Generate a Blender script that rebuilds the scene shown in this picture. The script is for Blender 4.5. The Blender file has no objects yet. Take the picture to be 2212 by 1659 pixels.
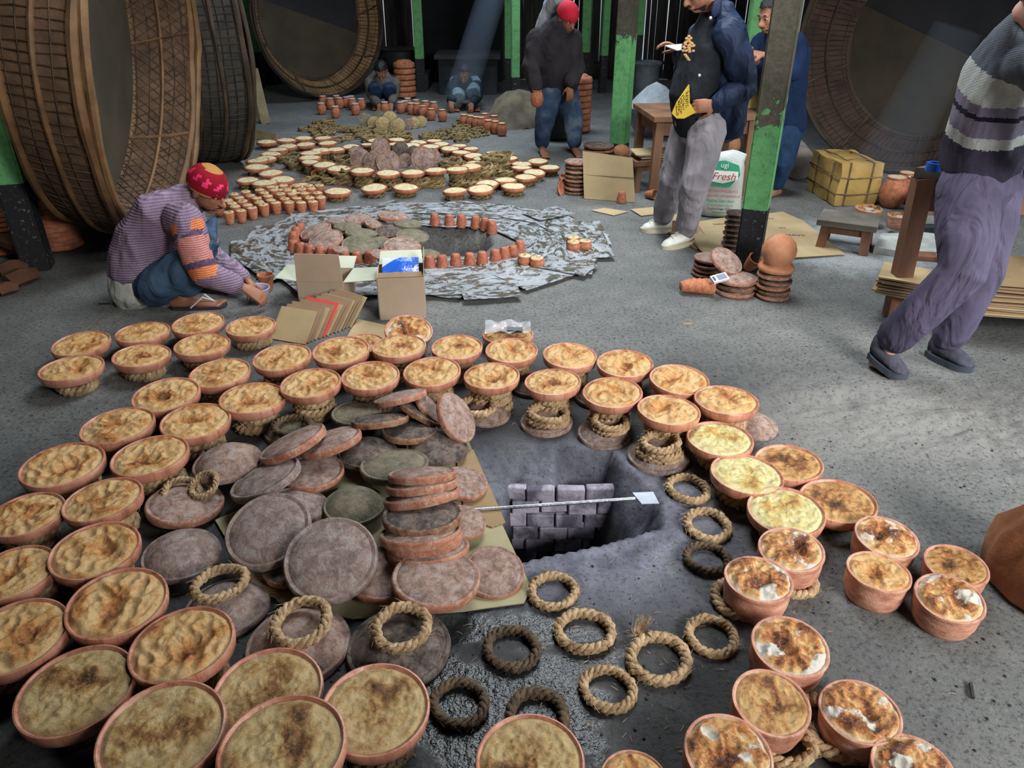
import bpy, bmesh, math, random
from mathutils import Vector, Matrix, noise
PI = math.pi
R = random.Random(7)
sc = bpy.context.scene
COL = sc.collection
# ---------------------------------------------------------------- camera
FPX, W, H, CAMH = 1650.0, 2212.0, 1659.0, 1.65
PITCH = math.atan(909.5 / FPX)
cd = bpy.data.cameras.new('camera')
cd.sensor_width = 36.0
cd.lens = FPX / W * 36.0
cd.clip_start = .02; cd.clip_end = 200
cam = bpy.data.objects.new('camera', cd); COL.objects.link(cam)
cam.location = (0, 0, CAMH); cam.rotation_euler = (PI / 2 - PITCH, 0, 0)
sc.camera = cam
sc.view_settings.view_transform = 'Standard'; sc.view_settings.look = 'None'
sc.view_settings.gamma = 1; sc.view_settings.use_curve_mapping = False
sc.view_settings.exposure = 0.0
# ---------------------------------------------------------------- sky and light
wd = bpy.data.worlds.new('world'); sc.world = wd; wd.use_nodes = True
bg = wd.node_tree.nodes['Background']
bg.inputs[0].default_value = (.78, .88, 1, 1); bg.inputs[1].default_value = 0.6
def area(name, loc, target, sx, sy, power, col=(1, 1, 1), spread=180):
    l = bpy.data.lights.new(name, 'AREA'); l.shape = 'RECTANGLE'; l.size = sx; l.size_y = sy
    l.energy = power; l.color = col; l.spread = math.radians(spread)
    o = bpy.data.objects.new(name, l); COL.objects.link(o); o.location = loc
    o.rotation_euler = (Vector(target) - Vector(loc)).to_track_quat('-Z', 'Y').to_euler()
    return o
area('doorway_daylight', (3.6, -2.6, 3.3), (.9, 3.0, 0), 2.2, 1.6, 225, (1, .965, .93), 110)
area('roof_gap_daylight', (.7, 4.8, 3.9), (.5, 4.1, 0), 1.6, 2.6, 125, (.93, .97, 1), 130)
area('side_doorway_daylight', (5.6, 2.4, 2.4), (2.0, 2.6, 0), 1.8, 1.4, 80, (.95, .98, 1), 120)
area('back_opening_daylight', (-.2, 9.0, 3.9), (-.6, 8.0, 0), 2.6, 1.2, 90, (.78, .88, 1), 120)
area('left_lattice_daylight', (-1.3, 2.2, 3.8), (-2.8, 4.9, .9), 1.0, .6, 9, (1, .94, .86), 100)
# ---------------------------------------------------------------- picture <-> place
CP, SP = math.cos(PITCH), math.sin(PITCH)
def ray(px, py):
    a = (px - W / 2) / FPX; b = (H / 2 - py) / FPX
    return Vector((a, CP + b * SP, -SP + b * CP))       # per unit of camera depth
CAM = Vector((0, 0, CAMH))
def G(px, py, z=0.0):
    r = ray(px, py); t = (z - CAMH) / r.z
    return CAM + r * t
def V(px, py, Y):
    r = ray(px, py); return CAM + r * (Y / r.y)
def depth(p): return (Vector(p) - CAM).dot(Vector((0, CP, -SP)))
def orient(px, py, ratio, lean):
    """normal of a disc that looks like an ellipse of that ratio, its face leaning that way in view"""
    v = -ray(px, py).normalized()
    up = Vector((0, SP, CP)); rt = Vector((1, 0, 0))
    up = (up - v * up.dot(v)).normalized(); rt = (rt - v * rt.dot(v) ).normalized()
    d = rt * math.cos(math.radians(lean)) + up * math.sin(math.radians(lean)); d.normalize()
    return (v * ratio + d * math.sqrt(max(0, 1 - ratio * ratio))).normalized()
# ---------------------------------------------------------------- materials
def lin(c):
    return tuple(((x / 255) / 12.92 if x / 255 <= .04045 else ((x / 255 + .055) / 1.055) ** 2.4) for x in c[:3]) + (1,)
class NT:
    def __init__(s, name):
        s.m = bpy.data.materials.new(name); s.m.use_nodes = True; s.t = s.m.node_tree; s.n = s.t.nodes
        s.b = s.n['Principled BSDF']; s.out = s.n['Material Output']
        s._v = None
    def new(s, k, **a):
        n = s.n.new(k)
        for x, y in a.items(): setattr(n, x, y)
        return n
    def link(s, a, b): s.t.links.new(a, b)
    def vec(s, rnd=True, gen=False):
        if s._v: return s._v
        tc = s.new('ShaderNodeTexCoord')
        v = tc.outputs['Generated' if gen else 'Object']
        if rnd:
            oi = s.new('ShaderNodeObjectInfo'); mu = s.new('ShaderNodeVectorMath', operation='SCALE')
            mu.inputs[0].default_value = (37, 21, 53); s.link(oi.outputs['Random'], mu.inputs['Scale'])
            ad = s.new('ShaderNodeVectorMath', operation='ADD'); s.link(v, ad.inputs[0]); s.link(mu.outputs[0], ad.inputs[1]); v = ad.outputs[0]
        s._v = v
        return v
    def noise(s, scale, detail=5, rough=.55, stretch=None, dist=0.0, v=None):
        n = s.new('ShaderNodeTexNoise'); n.inputs['Scale'].default_value = scale; n.inputs['Detail'].default_value = detail
        n.inputs['Roughness'].default_value = rough; n.inputs['Distortion'].default_value = dist
        v = v or s.vec()
        if stretch:
            m = s.new('ShaderNodeMapping'); m.inputs['Scale'].default_value = stretch; s.link(v, m.inputs[0]); v = m.outputs[0]
        s.link(v, n.inputs['Vector']); return n.outputs['Fac']
    def ramp(s, fac, stops, interp='LINEAR'):
        r = s.new('ShaderNodeValToRGB'); e = r.color_ramp; e.interpolation = interp
        while len(e.elements) < len(stops): e.elements.new(.5)
        for i, (p, c) in enumerate(stops):
            e.elements[i].position = p
            e.elements[i].color = lin(c) if isinstance(c, tuple) else (c, c, c, 1)
        s.link(fac, r.inputs[0]); return r.outputs[0]
    def mix(s, fac, a, b, mode='MIX'):
        m = s.new('ShaderNodeMix', data_type='RGBA', blend_type=mode)
        for i, x in ((0, fac), (6, a), (7, b)):
            if isinstance(x, tuple): m.inputs[i].default_value = lin(x)
            elif isinstance(x, (int, float)): m.inputs[i].default_value = x if i == 0 else (x, x, x, 1)
            else: s.link(x, m.inputs[i])
        return m.outputs[2]
    def math(s, op, a, b=0.0, clamp=False):
        m = s.new('ShaderNodeMath', operation=op); m.use_clamp = clamp
        for i, x in ((0, a), (1, b)):
            if isinstance(x, (int, float)): m.inputs[i].default_value = x
            else: s.link(x, m.inputs[i])
        return m.outputs[0]
    def attr(s, name):
        a = s.new('ShaderNodeAttribute'); a.attribute_name = name; return a.outputs['Fac']
    def bump(s, h, strength=.4, dist=.01, prev=None):
        b = s.new('ShaderNodeBump'); b.inputs['Strength'].default_value = strength; b.inputs['Distance'].default_value = dist
        s.link(h, b.inputs['Height'])
        if prev: s.link(prev, b.inputs['Normal'])
        return b.outputs[0]
    def fin(s, col=None, rough=.7, normal=None, metal=0, spec=.5):
        if col is not None:
            if isinstance(col, tuple): s.b.inputs['Base Color'].default_value = lin(col)
            else: s.link(col, s.b.inputs['Base Color'])
        if isinstance(rough, (int, float)): s.b.inputs['Roughness'].default_value = rough
        else: s.link(rough, s.b.inputs['Roughness'])
        if normal: s.link(normal, s.b.inputs['Normal'])
        s.b.inputs['Metallic'].default_value = metal; s.b.inputs['Specular IOR Level'].default_value = spec
        return s.m
def M(name, c1, c2, scale=8, c3=None, detail=6, rough=.75, bs=60, bst=.35, bd=.006, stretch=None, lo=.35, hi=.65, metal=0, spec=.4, rnd=True):
    t = NT(name); t.vec(rnd); n = t.noise(scale, detail, .6, stretch)
    st = [(lo, c1), (hi, c2)] if c3 is None else [(lo - .08, c1), ((lo + hi) / 2, c2), (hi + .08, c3)]
    c = t.ramp(n, st)
    nb = t.noise(bs, 4, .6, stretch)
    return t.fin(c, rough, t.bump(nb, bst, bd), metal, spec)
# ---------------------------------------------------------------- mesh helpers
def frame(d, up=None):
    d = Vector(d).normalized(); u = Vector(up) if up else (Vector((0, 0, 1)) if abs(d.z) < .95 else Vector((1, 0, 0)))
    x = u.cross(d)
    if x.length < 1e-6: x = Vector((1, 0, 0)).cross(d)
    x.normalize(); return x, d.cross(x).normalized(), d
class S:
    def __init__(s): s.v = []; s.f = []; s.m = []
    def add(s, vs, fs, mi=0):
        o = len(s.v); s.v += [tuple(p) for p in vs]; s.f += [tuple(i + o for i in f) for f in fs]; s.m += [mi] * len(fs); return s
    def box(s, c, size, M_=None, mi=0, taper=1.0):
        x, y, z = (a / 2 for a in size); c = Vector(c)
        p = [Vector((i * x * (taper if k > 0 else 1), j * y * (taper if k > 0 else 1), k * z)) for k in (-1, 1) for j in (-1, 1) for i in (-1, 1)]
        if M_: p = [M_ @ q for q in p]
        return s.add([c + q for q in p], [(0, 2, 3, 1), (4, 5, 7, 6), (0, 1, 5, 4), (2, 6, 7, 3), (0, 4, 6, 2), (1, 3, 7, 5)], mi)
    def beam(s, a, b, w, h, up=(0, 0, 1), mi=0):
        a = Vector(a); b = Vector(b); x, y, d = frame(b - a, up)
        vs = [p + x * (i * w / 2) + y * (j * h / 2) for p in (a, b) for i, j in ((-1, -1), (1, -1), (1, 1), (-1, 1))]
        return s.add(vs, [(3, 2, 1, 0), (4, 5, 6, 7), (0, 1, 5, 4), (1, 2, 6, 5), (2, 3, 7, 6), (3, 0, 4, 7)], mi)
    def tube(s, pts, rad, n=8, caps=True, flat=1.0, up=None, closed=False, mi=0, round_=False):
        pts = [Vector(p) for p in pts]; m = len(pts)
        if not hasattr(rad, '__len__'): rad = [rad] * m
        if round_ and not closed:
            a, b = pts[0], pts[-1]; da = (pts[0] - pts[1]).normalized(); db = (pts[-1] - pts[-2]).normalized(); r0, r1 = rad[0], rad[-1]
            q0 = r0 if not isinstance(r0, tuple) else min(r0); q1 = r1 if not isinstance(r1, tuple) else min(r1)
            def sc_(r, k): return tuple(x * k for x in r) if isinstance(r, tuple) else r * k
            pts = [a + da * q0 * .95, a + da * q0 * .6] + pts + [b + db * q1 * .6, b + db * q1 * .95]
            rad = [sc_(r0, .3), sc_(r0, .8)] + list(rad) + [sc_(r1, .8), sc_(r1, .3)]; m = len(pts)
        o = len(s.v); px = None
        for i, p in enumerate(pts):
            if closed: d = pts[(i + 1) % m] - pts[i - 1]
            else: d = pts[min(i + 1, m - 1)] - pts[max(i - 1, 0)]
            d.normalize()
            if px is None or up: x, y, _ = frame(d, up)
            else:
                x = px - d * px.dot(d)
                if x.length < 1e-5: x, y, _ = frame(d)
                x.normalize(); y = d.cross(x)
            px = x
            r = rad[i]; ra, rb = r if isinstance(r, tuple) else (r, r * flat)
            for k in range(n):
                a = 2 * PI * k / n; s.v.append(tuple(p + x * (ra * math.cos(a)) + y * (rb * math.sin(a))))
        rng = m if closed else m - 1
        for i in range(rng):
            j = (i + 1) % m
            for k in range(n):
                l = (k + 1) % n; s.f.append((o + i * n + k, o + i * n + l, o + j * n + l, o + j * n + k)); s.m.append(mi)
        if caps and not closed:
            s.f.append(tuple(o + k for k in range(n - 1, -1, -1))); s.f.append(tuple(o + (m - 1) * n + k for k in range(n))); s.m += [mi, mi]
        return s
    def ell(s, c, r, M_=None, n=14, mi=0):
        c = Vector(c); vs = []; fs = []; h = n // 2
        for i in range(1, h):
            t = PI * i / h
            for k in range(n):
                a = 2 * PI * k / n; q = Vector((r[0] * math.sin(t) * math.cos(a), r[1] * math.sin(t) * math.sin(a), r[2] * math.cos(t)))
                vs.append(c + (M_ @ q if M_ else q))
        for i in range(h - 2):
            for k in range(n):
                l = (k + 1) % n; fs.append((i * n + k, (i + 1) * n + k, (i + 1) * n + l, i * n + l))
        q = Vector((0, 0, r[2])); vs.append(c + (M_ @ q if M_ else q)); vs.append(c - (M_ @ q if M_ else q)); a, b = len(vs) - 2, len(vs) - 1
        for k in range(n):
            l = (k + 1) % n; fs.append((a, k, l)); fs.append((b, (h - 2) * n + l, (h - 2) * n + k))
        return s.add(vs, fs, mi)
    def lathe(s, prof, n=32, wob=0, seed=0, mi=0, c=(0, 0, 0)):
        vs = []; fs = []; m = len(prof)
        for i, (r, z) in enumerate(prof):
            for k in range(n):
                a = 2 * PI * k / n
                w = 1 + wob * noise.noise(Vector((math.cos(a) * 1.3 + seed * 7, math.sin(a) * 1.3, z * 3))) if wob else 1
                vs.append((c[0] + r * w * math.cos(a), c[1] + r * w * math.sin(a), c[2] + z))
        for i in range(m - 1):
            for k in range(n):
                l = (k + 1) % n; fs.append((i * n + k, i * n + l, (i + 1) * n + l, (i + 1) * n + k))
        if prof[0][0] > 1e-6: fs.append(tuple(range(n - 1, -1, -1)))
        if prof[-1][0] > 1e-6: fs.append(tuple((m - 1) * n + k for k in range(n)))
        return s.add(vs, fs, mi)
    def mesh(s, name, mats, smooth=True, ang=40, merge=False):
        me = bpy.data.meshes.new(name); me.from_pydata(s.v, [], s.f)
        mats = mats if isinstance(mats, (list, tuple)) else [mats]
        for m_ in mats: me.materials.append(m_)
        if len(mats) > 1: me.polygons.foreach_set('material_index', s.m)
        if merge:
            b = bmesh.new(); b.from_mesh(me); bmesh.ops.remove_doubles(b, verts=b.verts, dist=1e-5); b.to_mesh(me); b.free()
        if smooth:
            me.polygons.foreach_set('use_smooth', [True] * len(me.polygons))
            me.set_sharp_from_angle(angle=math.radians(ang))
        me.update(); return me
    def build(s, name, mats, parent=None, **k): return ob(name, s.mesh(name, mats, **k), parent)
def ob(name, me, parent=None, loc=None, rot=None, scale=None):
    o = bpy.data.objects.new(name, me); COL.objects.link(o)
    if parent: o.parent = parent
    if loc is not None: o.location = loc
    if rot is not None: o.rotation_euler = rot
    if scale is not None: o.scale = scale if hasattr(scale, '__len__') else (scale,) * 3
    return o
def tag(o, label=None, cat=None, group=None, kind=None):
    if label: o['label'] = label
    if cat: o['category'] = cat
    if group: o['group'] = group
    if kind: o['kind'] = kind
    return o
def thing(name, label, cat, loc=(0, 0, 0), rot=(0, 0, 0), group=None, scale=None):
    o = bpy.data.objects.new(name, None); COL.objects.link(o); o.empty_display_size = .05
    o.location = loc; o.rotation_euler = rot
    if scale is not None: o.scale = scale if hasattr(scale, '__len__') else (scale,) * 3
    return tag(o, label, cat, group)
def ntrot(n, spin=0.0):
    q = Vector((0, 0, 1)).rotation_difference(Vector(n)); return (q.to_matrix() @ Matrix.Rotation(spin, 3, 'Z')).to_euler()
ORD = ['first', 'second', 'third', 'fourth', 'fifth', 'sixth', 'seventh', 'eighth', 'ninth', 'tenth', 'eleventh', 'twelfth', 'thirteenth', 'fourteenth', 'fifteenth', 'sixteenth', 'seventeenth', 'eighteenth', 'nineteenth', 'twentieth']
TS = bpy.data.scenes.new('workshop'); TM = bpy.data.meshes.new('tmp'); TO = bpy.data.objects.new('tmp', TM); TS.collection.objects.link(TO)
TR = TO.modifiers.new('r', 'REMESH'); TR.mode = 'VOXEL'; TQ = TO.modifiers.new('s', 'SMOOTH')
def remesh(s, voxel, it=2, disp=None, fac=.5):
    """union of closed shapes as one continuous skin"""
    TM.clear_geometry(); TM.from_pydata(s.v, [], s.f); b = bmesh.new(); b.from_mesh(TM); bmesh.ops.recalc_face_normals(b, faces=b.faces); b.to_mesh(TM); b.free()
    TR.voxel_size = voxel; TQ.iterations = it; TQ.factor = fac; TM.update(); TO.update_tag()
    TS.view_layers[0].update(); dg = TS.view_layers[0].depsgraph; dg.update()
    out = bpy.data.meshes.new_from_object(TO.evaluated_get(dg))
    if disp:
        
        pn = [(v.co.copy(), v.normal.copy()) for v in out.vertices]; fl_ = []
        for c_, n_ in pn: fl_ += list(c_ + n_ * disp(c_))
        out.vertices.foreach_set('co', fl_)
    out.polygons.foreach_set('use_smooth', [True] * len(out.polygons)); out.update(); return out
# ================================================================ SETTING
# two fire pits sunk in the earth floor
PITA = [Vector(p) for p in ((-.14, 2.40, 0), (-.10, 2.49, 0), (.02, 2.49, 0), (.2, 2.48, 0), (.38, 2.44, 0))] + [G(*p) for p in ((1385, 1040), (1428, 1085), (1432, 1140), (1290, 1180), (1135, 1213), (1050, 1240), (960, 1230), (940, 1100))]
PITB = [G(*p) for p in ((700, 505), (800, 483), (1000, 488), (1055, 505), (1068, 525), (1050, 542), (1000, 549), (900, 552), (760, 548))]
def pip(x, y, P):
    c = False; n = len(P)
    for i in range(n):
        a, b = P[i], P[i - 1]
        if (a.y > y) != (b.y > y) and x < (b.x - a.x) * (y - a.y) / (b.y - a.y) + a.x: c = not c
    return c
def pdist(x, y, P):
    d = 9; q = Vector((x, y)); n = len(P)
    for i in range(n):
        a = P[i - 1].to_2d(); e = P[i].to_2d() - a; t = max(0, min(1, (q - a).dot(e) / e.length_squared)); d = min(d, (a + e * t - q).length)
    return d
def fz(x, y):
    z = .004 * noise.noise(Vector((x * 1.7, y * 1.7, 3))) + .0015 * noise.noise(Vector((x * 9, y * 9, 1)))
    e = max(0, min(1, (x - .55 - .0 * y) * 1.6)) * max(0, 1 - abs((y - 2.75) + (x - 1.6) * .45) / .55)   # worn, broken strip on the right
    if e > 0: z += e * (.022 * noise.noise(Vector((x * 5, y * 9, 0))) + .026 * (abs(noise.noise(Vector((x * 9, y * 17, 4)))) - .3) + .010 * noise.noise(Vector((x * 26, y * 40, 4))) - .004)
    if -1 < x < 1.1 and 1.2 < y < 3:
        d = pdist(x, y, PITA)
        if pip(x, y, PITA):
            rf_ = max(0, min(1, (x - .16) / .25)) * max(0, min(1, (y - 1.85) / .2)); bf = max(0, min(1, (y - 2.12) / .12)) * (1 - rf_)
            steep = -.46 * min(1, d / .03)
            back = -.055 * min(1, d / .15) - .42 * max(0, min(1, (d - .15) / .02))
            right = -.50 * min(1, (d / .27) ** 1.15)
            z += steep * (1 - max(rf_, bf)) + back * bf * (1 if rf_ + bf > .99 else .999) + right * rf_ if rf_ + bf <= 1 else 0
            z += .012 * noise.noise(Vector((x * 24, y * 24, 5))) * min(1, d * 20)
            z -= .02 * abs(noise.noise(Vector((x * 13, y * 13, 7)))) * min(1, d * 14)
        elif d < .09: z += .010 * (1 - d / .09) * (0.6 + noise.noise(Vector((x * 11, y * 11, 2))))
    if -1.6 < x < .2 and 4.5 < y < 5.7 and pip(x, y, PITB):
        d = pdist(x, y, PITB); z -= .26 * min(1, d / .10)
    return z
def axis(segs):
    out = []
    for a, b, st in segs:
        n = max(1, int(round((b - a) / st))); out += [a + (b - a) * i / n for i in range(n)]
    return out + [segs[-1][1]]
XS = axis([(-9, -3.5, .5), (-3.5, -.55, .07), (-.55, 1.0, .013), (1.0, 2.9, .018), (2.9, 3.2, .05), (3.2, 9, .5)])
YS = axis([(-4, .6, .4), (.6, 1.6, .05), (1.6, 2.8, .012), (2.8, 3.4, .018), (3.4, 3.5, .05), (3.5, 6.2, .06), (6.2, 14.5, .4)])
fl = S(); nx = len(XS)
fl.v = [(x, y, fz(x, y)) for y in YS for x in XS]
fl.f = [(j * nx + i, j * nx + i + 1, (j + 1) * nx + i + 1, (j + 1) * nx + i) for j in range(len(YS) - 1) for i in range(nx - 1)]; fl.m = [0] * len(fl.f)
t = NT('earth_floor'); v = t.vec(False)
n1 = t.noise(.9, 5, .6); n2 = t.noise(7, 8, .7); n3 = t.noise(60, 8, .8); n4 = t.noise(1.6, 4, .6, dist=.6)
c = t.mix(t.ramp(n1, [(.35, 0.), (.65, 1.)]), (103, 106, 105), (134, 136, 133))
c = t.mix(t.math('MULTIPLY', t.ramp(n2, [(.42, 0.), (.72, 1.)]), .55), c, (84, 86, 84))
c = t.mix(t.ramp(n3, [(.36, .95), (.47, 0.)]), c, (36, 37, 40), 'MIX')
c = t.mix(t.math('MULTIPLY', t.ramp(n3, [(.55, 0.), (.75, 1.)]), .5), c, (176, 176, 174))
sep = t.new('ShaderNodeSeparateXYZ'); t.link(v, sep.inputs[0])
def blob(cx, cy, rx, ry, soft=.35):
    a = t.math('DIVIDE', t.math('SUBTRACT', sep.outputs[0], cx), rx); b = t.math('DIVIDE', t.math('SUBTRACT', sep.outputs[1], cy), ry)
    d = t.math('SQRT', t.math('ADD', t.math('MULTIPLY', a, a), t.math('MULTIPLY', b, b)))
    d = t.math('ADD', d, t.math('MULTIPLY', t.math('SUBTRACT', n2, .5), 1.3))
    r = t.new('ShaderNodeMapRange'); r.inputs['From Min'].default_value = 1 + soft; r.inputs['From Max'].default_value = 1 - soft; t.link(d, r.inputs[0]); return r.outputs[0]
ash = blob(.27, 2.08, .44, .44); ash2 = blob(2.35, 4.9, .55, .5); crack = blob(1.62, 2.72, .62, .30)
soot = blob(.0, 2.85, 1.25, .42); wet = blob(-.02, 1.36, .44, .27, .3); wet = t.math('MULTIPLY', wet, t.ramp(n4, [(.38, .35), (.52, 1.)])); left_soot_shade = blob(-.75, 1.9, .95, 1.0); soil = blob(.2, 1.35, .75, .38)  # both soot masks also paint missing shade under and between the dishes
ashc = t.ramp(n2, [(.30, (70, 72, 84)), (.5, (118, 120, 136)), (.7, (160, 162, 180))])
c = t.mix(t.math('MULTIPLY', soil, .75), c, (52, 53, 56)); c = t.mix(t.math('MULTIPLY', left_soot_shade, .75), c, (36, 38, 42))
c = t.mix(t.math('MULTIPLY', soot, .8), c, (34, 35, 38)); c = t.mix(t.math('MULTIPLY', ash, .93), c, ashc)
c = t.mix(t.math('MULTIPLY', ash2, .7), c, (182, 192, 196)); c = t.mix(t.math('MULTIPLY', crack, .6), c, (146, 144, 140))
c = t.mix(t.ramp(n3, [(.38, .7), (.47, 0.)]), c, (50, 50, 56))
c = t.mix(t.ramp(wet, [(.3, 0.), (.8, 1.)]), c, (30, 34, 36))
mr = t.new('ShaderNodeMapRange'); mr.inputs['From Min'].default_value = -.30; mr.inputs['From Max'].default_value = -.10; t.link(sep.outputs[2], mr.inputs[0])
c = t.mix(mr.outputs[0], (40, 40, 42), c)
rg = t.mix(t.ramp(wet, [(.35, 0.), (.75, 1.)]), 0.86, 0.09)
b0 = t.bump(t.noise(20, 7, .7), .7, .025); b1 = t.bump(n3, .75, .006, b0); b1n = b1.node; t.link(t.ramp(wet, [(.3, .75), (.7, .10)]), b1n.inputs['Strength']); t.link(t.ramp(wet, [(.3, .7), (.7, .16)]), b0.node.inputs['Strength'])
b2 = t.bump(t.noise(46, 3, .6), .9, .016, b1); t.link(t.math('MULTIPLY', t.ramp(wet, [(.35, 0.), (.75, 1.)]), .42), b2.node.inputs['Strength'])
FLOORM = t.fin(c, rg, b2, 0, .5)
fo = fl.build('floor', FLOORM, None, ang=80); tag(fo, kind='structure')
# fire-blackened bricks in the back wall of the near pit
brm = M('pit_brick', (92, 90, 104), (172, 168, 184), 9, lo=.42, hi=.58, rough=.9, bs=70, bst=.7)
bq = S(); bq.box((0, 0, 0), (.105, .035, .058)); me = bq.mesh('brick', brm, smooth=False)
bmh = bmesh.new(); bmh.from_mesh(me); bmesh.ops.bevel(bmh, geom=bmh.edges[:], offset=.004, segments=1, affect='EDGES'); bmh.to_mesh(me); bmh.free()
for r_ in range(6):
    for k in range(6):
                ob('brick', me, fo, (-.22 + k * .110 + (r_ % 2) * .05 + R.uniform(-.005, .005), 2.328 + R.uniform(-.008, .007), -.098 - r_ * .062 + R.uniform(-.002, .002)), (R.uniform(-.06, .06), R.uniform(-.03, .03), R.uniform(-.07, .07)), (R.uniform(.98, 1.03), 1, R.uniform(.96, 1.04)))
# walls and roof of the shed, with one added shade wall
slat = M('bamboo_slat', (24, 27, 30), (60, 58, 54), 3, stretch=(6, 6, .6), rough=.85, bs=20)
darkm = M('dark_shed_sheet', (13, 17, 22), (26, 31, 38), 2, rough=.9, bs=10, bst=.15)  # dark slat and sheet colours stand in for dim light at the back
YB = 13.2
def slatwall(name, a, b, h, n, gaps, every=1):
    """bamboo slats side by side on two rails, all parts of one wall"""
    a = Vector(a); b = Vector(b); d = b - a
    q = S(); 
    for z in (.25, 1.3, h - .3): q.beam(a + Vector((0, 0, z)), b + Vector((0, 0, z)), .05, .04)
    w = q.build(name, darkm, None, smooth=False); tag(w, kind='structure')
    L = d.length; w0 = L / n; an = math.atan2(d.y, d.x)
    vs = []
    for k in range(3):
        s_ = S(); s_.tube([(0, 0, 0), (.004 * (k - 1), 0, h * .5), (0, 0, h)], [w0 * .53, w0 * (.47 + .03 * k), w0 * .5], 6, flat=.35, up=(0, 1, 0)); vs.append(s_.mesh('slat', slat))
    for i in range(n):
        if i in gaps: continue
        p = a + d * ((i + .5) / n) + Vector((0, .0, 0)) 
        o = ob('slat', vs[i % 3], w, p + Vector((0, -.03 * (i % 2), R.uniform(-.03, .03))), (0, R.uniform(-.006, .006), an), (.78 if i in (13, 30, 31, 32, 33, 57, 62, 63, 66, 85, 86, 98, 99, 110) else 1, 1, 1))
    return w
gp = {14, 58, 97}
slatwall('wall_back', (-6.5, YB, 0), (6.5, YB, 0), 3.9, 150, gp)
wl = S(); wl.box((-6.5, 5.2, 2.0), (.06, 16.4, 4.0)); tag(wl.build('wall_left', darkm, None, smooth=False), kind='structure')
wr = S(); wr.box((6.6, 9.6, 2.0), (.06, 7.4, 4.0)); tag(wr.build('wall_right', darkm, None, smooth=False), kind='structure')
wf = S(); wf.box((-2.3, -1.0, 2.0), (8.4, .06, 4.0)); tag(wf.build('added_shade_wall', darkm, None, smooth=False), kind='structure')  # unseen wall, added to block doorway light and darken the near left ground
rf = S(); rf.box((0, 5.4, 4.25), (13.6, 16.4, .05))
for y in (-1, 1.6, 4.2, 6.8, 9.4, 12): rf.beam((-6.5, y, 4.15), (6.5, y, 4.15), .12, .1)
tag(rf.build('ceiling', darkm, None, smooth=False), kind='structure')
# dark sheet panels standing against the back wall and the low hearth in front of them
for nm, x0, x1, z1, lab in (('dark_sheet_panel', 910, 1085, 1.5, 'wide black sheet panel against the back wall, right of the second green post'),):
    q = S(); a = V(x0, 170, 12.9); b = V(x1, 170, 12.9); q.box(((a.x + b.x) / 2, 12.9, .72), (b.x - a.x, .05, 1.44)); tag(q.build(nm, darkm, None, smooth=False), lab, 'panel')
hm = M('hearth_clay', (42, 46, 50), (66, 70, 72), 4, rough=.9, bs=15)
a = G(955, 195); b = G(1075, 195); q = S(); q.box(((a.x + b.x) / 2, 11.9, .24), (b.x - a.x, .7, .48)); q.box(((a.x + b.x) / 2, 11.88, .5), (b.x - a.x + .1, .8, .05))
tag(q.build('clay_hearth', hm, None, smooth=False), 'low dark clay hearth behind the squatting man in the smoke', 'hearth')
# ================================================================ POSTS
def postmat(name, z0, z1, top=(92, 88, 76)):
    t = NT(name); v = t.vec(False); s_ = t.new('ShaderNodeSeparateXYZ'); t.link(v, s_.inputs[0])
    n = t.noise(14, 6, .7); n2 = t.noise(45, 5, .75); n3 = t.noise(4, 5, .7)
    g = t.ramp(n, [(.3, (82, 140, 92)), (.55, (112, 184, 118)), (.75, (100, 168, 106))])
    g = t.mix(t.ramp(n2, [(.58, 0.), (.7, 1.)]), g, (96, 84, 66))
    k = t.ramp(n2, [(.60, (36, 38, 42)), (.66, (150, 148, 142))])
    tp = t.ramp(n3, [(.35, (58, 78, 44)), (.5, top), (.7, (112, 104, 92))]); tp = t.mix(t.math('MULTIPLY', t.ramp(n2, [(.4, 1.), (.6, 0.)]), .5), tp, (54, 56, 46))
    a = t.math('GREATER_THAN', s_.outputs[2], z0); zz = t.math('ADD', s_.outputs[2], t.math('MULTIPLY', t.math('SUBTRACT', n3, .5), 1.2)); b = t.math('GREATER_THAN', zz, z1)
    c = t.mix(a, k, g); c = t.mix(b, c, tp)
    return t.fin(c, .7, t.bump(n2, .5, .006), 0, .4)
PG = postmat('painted_post', .40, 99); 
def post(p, w, m, rz, lab, h=4.2, lean=(0, 0), group=None):
    q = S(); q.box((0, 0, h / 2 - .02), (w, w, h + .04)); me = q.mesh('post', m, smooth=False)
    b = bmesh.new(); b.from_mesh(me); bmesh.ops.bevel(b, geom=[e for e in b.edges if abs(e.verts[0].co.z - e.verts[1].co.z) > 1], offset=w * .07, segments=2, affect='EDGES'); b.to_mesh(me); b.free()
    o = ob('green_post', me, None, p, (lean[0], lean[1], rz)); return tag(o, lab, 'post', group)
pb = G(1613, 578); zb = V(1640, 447, pb.y).z; zt = V(1670, 235, pb.y).z
post(pb, .145, postmat('mossy_post', zb, zt), math.radians(-24), 'thick leaning concrete post, mossy above, bright green then chipped black at its foot')
pb = G(85, 578); post(pb, .15, postmat('left_post', V(45, 392, pb.y).z, 99), math.radians(16), 'green and black post at the left edge beside the clay pot stacks', lean=(0, 0))
pb = G(1336, 338); post(pb, .15, postmat('mid_post', V(1334, 308, pb.y).z, V(1350, 110, pb.y).z + .1, (84, 82, 72)), math.radians(-32), 'mossy green post left of the low wooden table')
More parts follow.
